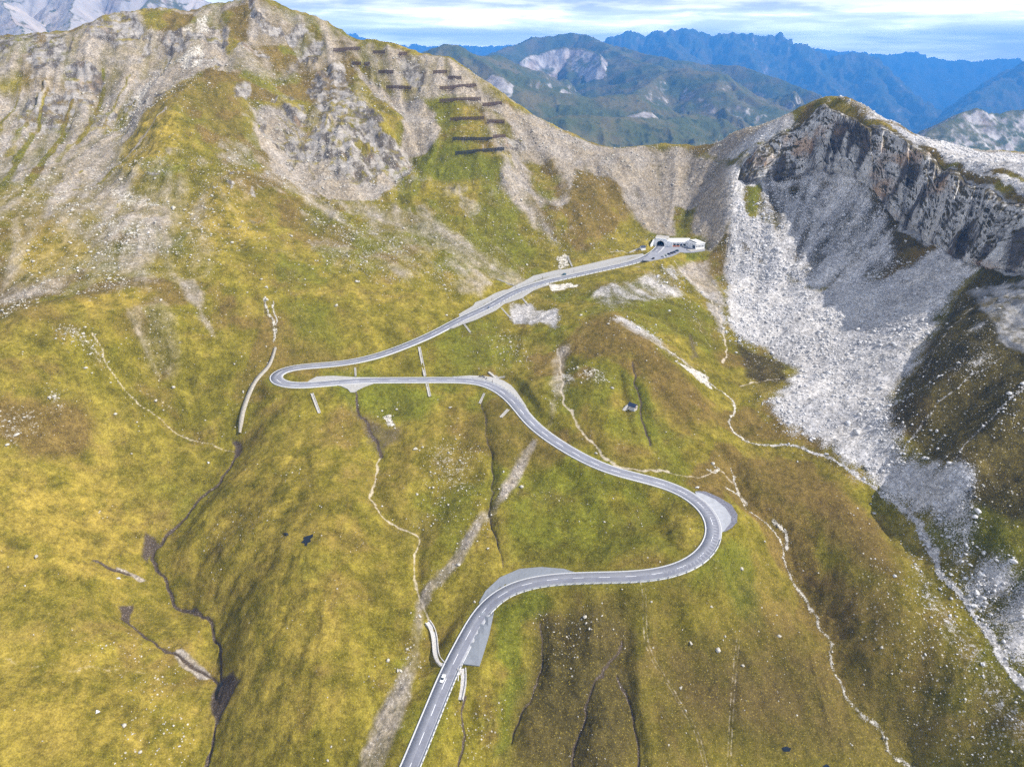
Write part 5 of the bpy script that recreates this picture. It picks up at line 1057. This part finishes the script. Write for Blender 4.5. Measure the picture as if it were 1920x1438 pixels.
for x, y, m, lab in [(1269.5,471.0,P_TL,'teal parked car, end of the row nearest the lodge'),(1264.0,473.6,P_NV,'navy blue car parked between a teal car and another navy one'),(1259.5,475.2,P_DK,'black parked car in the middle of the row'),(1254.0,477.2,P_NV,'navy blue car parked next to the pale cars'),(1248.5,479.8,P_SV,'pale green parked car next to a navy one'),(1243.5,482.0,P_WH,'white car at the open end of the parked row')]:
    make_car(lab, m, pZ(x, y, PLZ+.06), math.radians(118), 'cars parked in a row by the tunnel')

# --- guard rails
def s_of(px, py):
    p = np.array(pZ(px, py, interp_road_z(px, py))); k_ = int(np.argmin((RD[:, 0]-p[0])**2+(RD[:, 1]-p[1])**2)); return s[k_]
for (a, b), side, lab, sp in [(((760,1450),(850,1243)), 1, 'white guard rail along the lowest straight of the road, open grass beyond it', 2.6), (((908,1140),(1338,1010)), 1, 'long white guard rail round the outside of the right hand hairpin', 4.4), (((975,768),(850,712.5)), 1, 'guard rail between the double bend and its gravel layby', 3.2), (((935,566),(1218,480)), 1, 'guard rail on the valley side of the upper road below the tunnel', 4.4)]:
    s0, s1 = s_of(*a), s_of(*b); L_ = sub(s0, s1, 1.5); V, Q = ribbon(L_, side*(HW+.42), side*(HW+.52), .78, .30); mid = L_[len(L_)//2]
    th = thing('guard_rail', lab, 'guard rail', tuple(mid), 0, None)
    mb = MB(); mb.add(V-mid, [tuple(q_) for q_ in Q]); mb.build('rail', M_ZINC, th)
    pp = sub(s0, s1, sp)[:98]; T = np.gradient(pp[:, :2], axis=0); T /= np.linalg.norm(T, axis=1)[:, None]; N = np.stack([T[:, 1], -T[:, 0]], 1)*side
    for q_, nn in zip(pp, N):
        o = np.array([q_[0]+nn[0]*(HW+.72), q_[1]+nn[1]*(HW+.72), q_[2]])-mid; MB().box((o[0], o[1], o[2]+.25), (.26, .26, 1.5), math.atan2(nn[1], nn[0])).build('post', M_CONC, th)

# --- concrete chutes and masonry channels
def chute(name, lab, pts, w, hgt, mat, cat='drain', group=None, floor=True):
    P = raycast(dense(pts, 8), ht); P = catmull(P, 1.5) if len(P) > 2 else P; P = smooth_line(P, 5); zt = ht(P[:, 0], P[:, 1]); P[:, 2] = smooth_line(np.column_stack([P[:, :2], zt]), 7)[:, 2]; mid = P[len(P)//2].copy()
    th = thing(name, lab, cat, tuple(mid), 0, group)
    if floor: V, Q = ribbon(P, -w/2+.1, w/2-.1, hgt*.35, 1.4); MB().add(V-mid, [tuple(q_) for q_ in Q]).build('channel_floor', mat, th)
    for sg in (-1, 1):
        V, Q = ribbon(P, sg*w/2-.22, sg*w/2+.22, hgt, 1.8); MB().add(V-mid, [tuple(q_) for q_ in Q]).build('channel_wall', mat, th)
CH = 'concrete drain chutes on the slopes'
for pts, w, lab in [([(585,738),(599,775)], 1.5, 'straight pale drain chute below the left hairpin'), ([(786,651),(797,706)], 1.5, 'long pale drain chute joining the upper road to the straight below'), ([(800.5,720),(806,744)], 1.5, 'short drain chute just below the middle of the straight'),
                    ([(918,697),(931,709)], 2.6, 'double walled chute running into the gravel layby of the bend'), ([(932,709.5),(947,706)], 1.4, 'low pale wall beside the double walled chute'), ([(908,738),(899,757)], .9, 'thin drain chute at the head of the dark crack in the grass'), ([(953,768),(939,783)], 1.6, 'short pale chute below the inside of the bend'),
                    ([(666,690),(667,706)], .8, 'tiny drain chute above the straight near the left hairpin'), ([(870,608),(882,624)], .9, 'small chute on bright green grass below the upper road'), ([(940,578),(958,598)], .9, 'small chute running into the pale stone field'), ([(978,558),(991,574)], .9, 'small chute at the right end of the lower gravel verge'),
                    ([(933,524),(964,536)], .9, 'thin slanting chute coming down to the upper gravel verge'), ([(1064,481),(1073,501)], .9, 'thin chute coming down to the upper road near the tunnel')]:
    chute('drain_chute', lab, pts, w, .45, M_CONC, 'drain chute', CH)
chute('stone_channel', 'white masonry stream channel left of the lowest bend', [(802,1167),(811,1180),(816,1203),(817,1226),(823,1239),(832,1248)], 2.6, 1.0, M_STONEW, 'stream channel')
chute('stone_channel', 'white masonry apron where the stream leaves under the road', [(866,1254),(867,1275),(864,1295),(860,1312)], 3.6, .9, M_STONEW, 'stream channel')
# low walls
p0, p1 = np.array(pZ(1180, 472.2, -175)), np.array(pZ(1200, 469.4, -175)); mid = (p0+p1)/2
mb = MB(); mb.bar((0, 0, 0), (1, 0, 0), 1); P = np.linspace(p0, p1, 6); P[:, 2] = np.maximum(ht(P[:, 0], P[:, 1]), -177); V, Q = ribbon(P, -.3, .3, 1.2, 2); tag(MB().add(V-mid, [tuple(q_) for q_ in Q]).build('stone_wall', M_STONEW), 'low white wall left of the tiny blue roofed hut', 'wall').location = mid

# --- snow poles, motorcycles
pole = None
for x, y, lab in [(1076,511,'dark snow pole beside the upper road, just right of the small dark car'),(1017,523.5,'dark snow pole on the gravel verge, left of the small dark car'),(966,541,'dark snow pole on the gravel verge near the slanting chute'),(922,564,'dark snow pole on the widest part of the upper gravel verge'),(923.5,718.5,'dark snow pole at the edge of the bend layby'),(1212,463.5,'dark pole on the slope beside the blue roofed hut')]:
    p = np.array(pZ(x, y, interp_road_z(x, y)+.0))
    if y < 470: p = on_ground(x, y)
    if pole is None:
        pole = thing('snow_pole', lab, 'snow pole', tuple(p), 0, 'dark snow poles by the road'); MB().bar((0, 0, -.6), (0, 0, 2.4), .28, n=8).build('pole', M_STEELB, pole); MB().bar((0, 0, 1.7), (0, 0, 2.1), .32, n=8).build('reflector_band', M_WOODR, pole)
    else: dup(pole, tuple(p), 0, lab)
def make_bike(lab, loc, rz, col, group=None):
    t = thing('motorcycle', lab, 'motorcycle', loc, rz, group)
    for x in (-.72, .72):
        w_ = MB(); n = 14
        w_.loft([[(x+r*math.cos(a), y, .32+r*math.sin(a)) for a in np.linspace(0, 2*math.pi, n+1)[:-1]] for r, y in ((.2, -.05), (.32, -.07), (.32, .07), (.2, .05))]); w_.build('wheel', M_TYRE, t)
    MB().loft([[(-.4, -.12, .4), (-.4, .12, .4), (-.4, .14, .75), (-.4, -.14, .75)], [(.1, -.2, .3), (.1, .2, .3), (.1, .22, .95), (.1, -.22, .95)], [(.5, -.12, .5), (.5, .12, .5), (.5, .15, 1.0), (.5, -.15, 1.0)]]).build('body', col, t)
    MB().loft([[(-.85, -.12, .82), (-.85, .12, .82), (-.85, .12, .92), (-.85, -.12, .92)], [(.05, -.16, .78), (.05, .16, .78), (.05, .16, .88), (.05, -.16, .88)]]).build('seat', M_TYRE, t)
    MB().bar((.48, -.4, 1.1), (.48, .4, 1.1), .05, n=6).build('handlebar', M_ZINC, t)
    for y in (-.1, .1): MB().bar((.72, y, .32), (.45, y, 1.05), .06, n=6).build('fork', M_ZINC, t)
    MB().bar((-.8, .2, .45), (.1, .2, .4), .12, n=8).build('exhaust', M_ZINC, t)
    return t
for x, y, r, lab in [(900,707.0,2.9,'motorcycle parked leftmost on the bend layby'),(904.5,706.4,.4,'black motorcycle parked farthest from the road on the bend layby'),(907.5,708.6,.1,'motorcycle in the middle of the group on the bend layby'),(912.3,710.6,1.2,'motorcycle parked nearest the road on the bend layby')]:
    make_bike(lab, pZ(x, y, interp_road_z(x, y)+.03), r, P_DK, 'motorcycles parked on the bend layby')
p, a, T = on_road(915.7, 578.0); b = make_bike('blue motorcycle on the upper road with its rider', tuple(p), a, P_TL)
# the rider: one skinned figure, seated
J = {'pelvis': (-.25, 0, .95), 'waist': (-.2, 0, 1.15), 'chest': (-.08, 0, 1.38), 'neck': (.0, 0, 1.55), 'head': (.06, 0, 1.70), 'crown': (.06, 0, 1.82)}
nm = list(J); vs = [J[n] for n in nm]; es = [(i, i+1) for i in range(5)]; rad = [.17, .15, .18, .07, .125, .09]
for sg in (-1, 1):
    o = len(vs); vs += [(-.04, sg*.2, 1.44), (.2, sg*.3, 1.22), (.44, sg*.34, 1.12), (-.2, sg*.16, .92), (.2, sg*.22, .78), (.02, sg*.2, .42), (.16, sg*.2, .36)]; rad += [.075, .06, .05, .11, .085, .06, .05]
    es += [(2, o), (o, o+1), (o+1, o+2), (0, o+3), (o+3, o+4), (o+4, o+5), (o+5, o+6)]
me = bpy.data.meshes.new('person'); me.from_pydata(vs, es, []); ob = bpy.data.objects.new('person', me); COL.objects.link(ob); me.materials.append(M_BLUE)
md = ob.modifiers.new('skin', 'SKIN'); 
for v_, r_ in zip(me.skin_vertices[0].data, rad): v_.radius = (r_, r_)
me.skin_vertices[0].data[0].use_root = True
sb = ob.modifiers.new('sub', 'SUBSURF'); sb.levels = 1; sb.render_levels = 1
ob.location = p; ob.rotation_euler = (0, 0, a); tag(ob, 'person in blue riding clothes seated on the motorcycle on the upper road', 'person')
hm_ = MB(); hm_.loft([[(.06+.15*math.cos(a_)*math.cos(e), .14*math.sin(a_)*math.cos(e), 1.73+.15*math.sin(e)) for a_ in np.linspace(0, 2*math.pi, 11)[:-1]] for e in np.linspace(-.7, 1.5, 6)]); hm_.build('helmet', P_TL, ob, True)

# --- ponds
M_WATER = NT('dark_water', .08, .5).done((.006,.010,.016))
for pts in ([(531,1000),(535,998.5),(540,1000),(541,1003),(537,1005),(532,1004)], [(564,1017),(570,1012),(568,1008),(575,1005),(580,1004),(587,1001),(587,1006),(582,1011),(583,1016),(577,1018),(575,1024),(571,1023),(571,1019)], [(1465,1402),(1474,1399),(1484,1403),(1480,1409),(1470,1409)], [(1542,1436),(1550,1432),(1556,1437),(1550,1441)], [(403,1300),(409,1283),(416,1276),(417,1282),(409,1300),(407,1315)]):
    P = raycast(pts, ht); V = np.column_stack([P[:, :2], ht(P[:, 0], P[:, 1])+.16]); n = len(V); V = np.vstack([V, V.mean(0)]); V[-1, 2] = float(ht(V[-1, 0], V[-1, 1]))+.18
    structure('pond', mesh_from('pond', V, [(i, (i+1) % n, n) for i in range(n)], smooth=False), M_WATER)

# --- stones: the large ones each an object, the small rubble one mass
def rock_mesh(seed, sub_=2):
    r = np.random.default_rng(seed); bm = bmesh.new(); bmesh.ops.create_icosphere(bm, subdivisions=sub_, radius=1)
    co = np.array([v.co[:] for v in bm.verts]); 
    for _ in range(13):
        d = r.normal(size=3); d /= np.linalg.norm(d); h = .32+.32*r.random(); pr_ = co@d; m = pr_ > h; co[m] -= np.outer(pr_[m]-h, d)
    co *= np.array([1.35, 1.0, .75]); co += r.normal(size=co.shape)*.03
    for v, c_ in zip(bm.verts, co): v.co = c_
    me = bpy.data.meshes.new('boulder'); bm.to_mesh(me); bm.free(); return me
def stone_mat(name, col):
    k = NT(name, .9, .2); f = k.mr(k.noise(.9, 5, .65), .3, .7, .7, 1.25); return k.done(k.gain(col+(1,), f), k.bump(k.noise(.4, 4), .08))
MS_L = stone_mat('pale_stone', (.46,.43,.37)); MS_G = stone_mat('grey_stone', (.40,.39,.37)); MS_W = stone_mat('white_stone', (.54,.53,.53))
def rocks_for(mat, n0): 
    out = []
    for q_ in range(4):
        m = rock_mesh(n0+q_); m.materials.append(mat); out.append(m)
    return out
RM = {'L': rocks_for(MS_L, 100), 'G': rocks_for(MS_G, 200), 'W': rocks_for(MS_W, 300)}
def boulder(px, py, size, kind, lab, grp=None):
    p = on_ground(px, py); me = random.choice(RM[kind]); o = bpy.data.objects.new('boulder', me); COL.objects.link(o); q_ = size*(.85+.3*random.random())
    o.scale = (q_, q_*(.8+.4*random.random()), q_*(.8+.3*random.random())); o.rotation_euler = (random.uniform(-.2, .2), random.uniform(-.2, .2), random.uniform(0, 6.28)); o.location = (p[0], p[1], p[2]+q_*.22); tag(o, lab, 'boulder', grp)
boulder(326, 391, 3.2, 'L', 'big angular pale boulder alone beside the dark hollow on the upper left slope')
boulder(744, 768, 1.7, 'L', 'largest pale boulder on the bright green patch below the straight')
boulder(716, 771, 1.1, 'L', 'pointed pale boulder left of the largest one on the bright green patch')
boulder(672, 529, 1.7, 'L', 'largest pale boulder in the stone field above the upper road'); boulder(630, 574, 1.9, 'L', 'pale boulder pair alone on yellow grass above the left hairpin'); boulder(500, 539, 1.8, 'L', 'white boulder above the forked dry gully'); boulder(988, 497, 1.8, 'L', 'pale boulder lying in a bare patch above the upper gravel verge'); boulder(946, 513, 1.5, 'L', 'pale grey boulder just left of the bare patch above the upper verge')
boulder(845, 764, 1.6, 'G', 'grey boulder on the grass below the bend layby'); boulder(779, 842, 1.9, 'L', 'pale jagged boulder at the top of the stone field below the bend'); boulder(69, 1043, 1.9, 'L', 'white slab lying alone on the yellow slope at far left'); boulder(221, 1085, 1.3, 'W', 'white boulder below the short dark ditch on the left'); boulder(183, 1335, 1.3, 'W', 'white five sided boulder alone on the lower left slope')
boulder(1625, 877, 2.2, 'W', 'large white boulder at the edge of the pale creek under the scree'); boulder(1520, 826, 1.5, 'W', 'white boulder beside the thin side creek'); boulder(1550, 852, 2.0, 'W', 'broken white boulder where the two pale creeks meet'); boulder(1830, 1112, 2.2, 'W', 'large pale blue boulder on olive turf beside the stony gully'); boulder(1757, 808, 1.5, 'W', 'white boulder alone on the dark turf of the right slope'); boulder(1295, 1205, 1.2, 'L', 'white pointed boulder on brown turf right of the twin wheel track'); boulder(1276, 1290, 1.1, 'L', 'white triangular boulder beside the twin wheel track')
boulder(391, 868, 1.2, 'W', 'white boulder near the bend of the dark stream'); boulder(1308, 914, 1.4, 'W', 'white block at the corner of the paved hairpin layby')
def inside(P, n):
    P = np.array(P, float); out = []
    while len(out) < n:
        q_ = P.min(0)+(P.max(0)-P.min(0))*RNG.random(2)
        c = False
        for i in range(len(P)):
            a, b = P[i], P[(i+1) % len(P)]
            if (a[1] > q_[1]) != (b[1] > q_[1]) and q_[0] < (b[0]-a[0])*(q_[1]-a[1])/(b[1]-a[1])+a[0]: c = not c
        if c: out.append(q_)
    return out
for poly, n, kind, s0, lab, grp in [([(1540,560),(1680,560),(1690,680),(1620,760),(1560,800),(1500,760),(1500,640)], 60, 'W', .9, 'pale block among the rubble of the white scree bowl', 'blocks in the white scree bowl'), ([(1700,960),(1900,1080),(1915,1300),(1840,1200),(1740,1060)], 55, 'W', .85, 'white block in the stony gully at the right edge', 'blocks in the stony gully'),
        ([(610,430),(820,440),(900,520),(800,540),(640,520)], 36, 'L', .65, 'pale block in the stone field above the upper road', 'blocks in the stone field above the road'), ([(800,830),(880,830),(900,960),(820,980)], 28, 'L', .55, 'pale block in the stone field below the straight', 'blocks in the stone field below the straight'),
        ([(180,1200),(330,1260),(350,1430),(230,1430),(240,1300)], 26, 'W', .45, 'white block strewn beside the mud patch on the lower left', 'blocks beside the mud patch'), ([(100,400),(300,400),(280,510),(120,540),(60,480)], 30, 'W', .95, 'pale block on the upper left terrace', 'blocks on the upper left terrace'), ([(1640,1150),(1780,1220),(1900,1420),(1750,1420)], 28, 'W', .5, 'white block on olive turf at the lower right', 'blocks on the lower right turf')]:
    for q_ in inside(poly, n): boulder(q_[0], q_[1], s0*(.6+1.0*RNG.random()**3), kind, lab, grp)
# rubble
area = (RRg.ravel()**2)*(AZ[1]-AZ[0])*(math.log(1480/122)/(NR-1))
patch = np.clip(fbm(TX, TY, 26, 4, 91)*2.2+.3, 0, 1.5)
rate = area*(.012*patch*(M['up']*2.2+.10)+.075*M['stone']*(.4+patch)+M['scree']*(.022+.03*M['white'])*(.3+patch)+.004*patch*M['dark']*sstep(420, 350, TY))
for j in (RD,):
    idx, d, _, _ = near_line(RD, TX, TY, 5.0); rate[idx] = 0
for P in PAVE.values():
    idx, d, _ = near_poly(P, TX, TY, .8); rate[idx] = 0
for x, y in ((1186,766),):
    p = on_ground(x, y); rate[np.hypot(TX-p[0], TY-p[1]) < 5] = 0
rate *= 8.0
vis = (np.abs(AZg.ravel()) < math.radians(50)) & (RRg.ravel() < 900); rate[~vis] = 0
cum = np.cumsum(rate); NRK = int(min(95000, cum[-1])); print('rubble', cum[-1])
pick = np.searchsorted(cum, RNG.random(NRK)*cum[-1]); pick = np.clip(pick, 0, NV-1)
rx = TX[pick]+RNG.normal(size=NRK)*.6; ry = TY[pick]+RNG.normal(size=NRK)*.6; rzv = ht(rx, ry); sz = np.minimum(.15*np.exp(RNG.normal(size=NRK)*.65)*(1+RRg.ravel()[pick]/900), 1.3)*np.where(M['scree'][pick]*M['white'][pick] > .4, 1.35, 1)
bm = bmesh.new(); bmesh.ops.create_icosphere(bm, subdivisions=1, radius=1); T0 = np.array([v.co[:] for v in bm.verts]); F0 = np.array([[v.index for v in f.verts] for f in bm.faces]); bm.free()
T0 = T0[:12] if False else T0
bm = bmesh.new(); bmesh.ops.create_icosphere(bm, subdivisions=1, radius=1.0); bm.free()
ph = (1+5**.5)/2; I0 = np.array([(-1, ph, 0), (1, ph, 0), (-1, -ph, 0), (1, -ph, 0), (0, -1, ph), (0, 1, ph), (0, -1, -ph), (0, 1, -ph), (ph, 0, -1), (ph, 0, 1), (-ph, 0, -1), (-ph, 0, 1)])/1.9
IF = np.array([(0,11,5),(0,5,1),(0,1,7),(0,7,10),(0,10,11),(1,5,9),(5,11,4),(11,10,2),(10,7,6),(7,1,8),(3,9,4),(3,4,2),(3,2,6),(3,6,8),(3,8,9),(4,9,5),(2,4,11),(6,2,10),(8,6,7),(9,8,1)])
for nm_, sel, mat in (('grass_stones', M['white'][pick] < .5, MS_L), ('scree_rubble', M['white'][pick] >= .5, MS_W)):
    ii = np.nonzero(sel)[0]; n = len(ii); a_ = RNG.random(n)*6.283; ca, sa = np.cos(a_), np.sin(a_)
    V = I0[None]*(1+RNG.normal(size=(n, 12, 1))*.22)*np.stack([1+.5*RNG.random(n), .8+.3*RNG.random(n), .5+.35*RNG.random(n)], 1)[:, None]*sz[ii][:, None, None]
    X = V[..., 0]*ca[:, None]-V[..., 1]*sa[:, None]+rx[ii][:, None]; Y = V[..., 0]*sa[:, None]+V[..., 1]*ca[:, None]+ry[ii][:, None]; Zv = V[..., 2]+rzv[ii][:, None]+.15*sz[ii][:, None]
    VV = np.stack([X, Y, Zv], -1).reshape(-1, 3).astype(np.float32); FF = (IF[None]+np.arange(n)[:, None, None]*12).reshape(-1, 3).astype(np.int32)
    me = bpy.data.meshes.new(nm_); me.vertices.add(len(VV)); me.vertices.foreach_set('co', VV.ravel()); me.loops.add(FF.size); me.loops.foreach_set('vertex_index', FF.ravel()); me.polygons.add(len(FF)); me.polygons.foreach_set('loop_start', np.arange(0, FF.size, 3, dtype=np.int32)); me.polygons.foreach_set('loop_total', np.full(len(FF), 3, np.int32)); me.update(calc_edges=True)
    structure(nm_, me, mat, 'stuff')
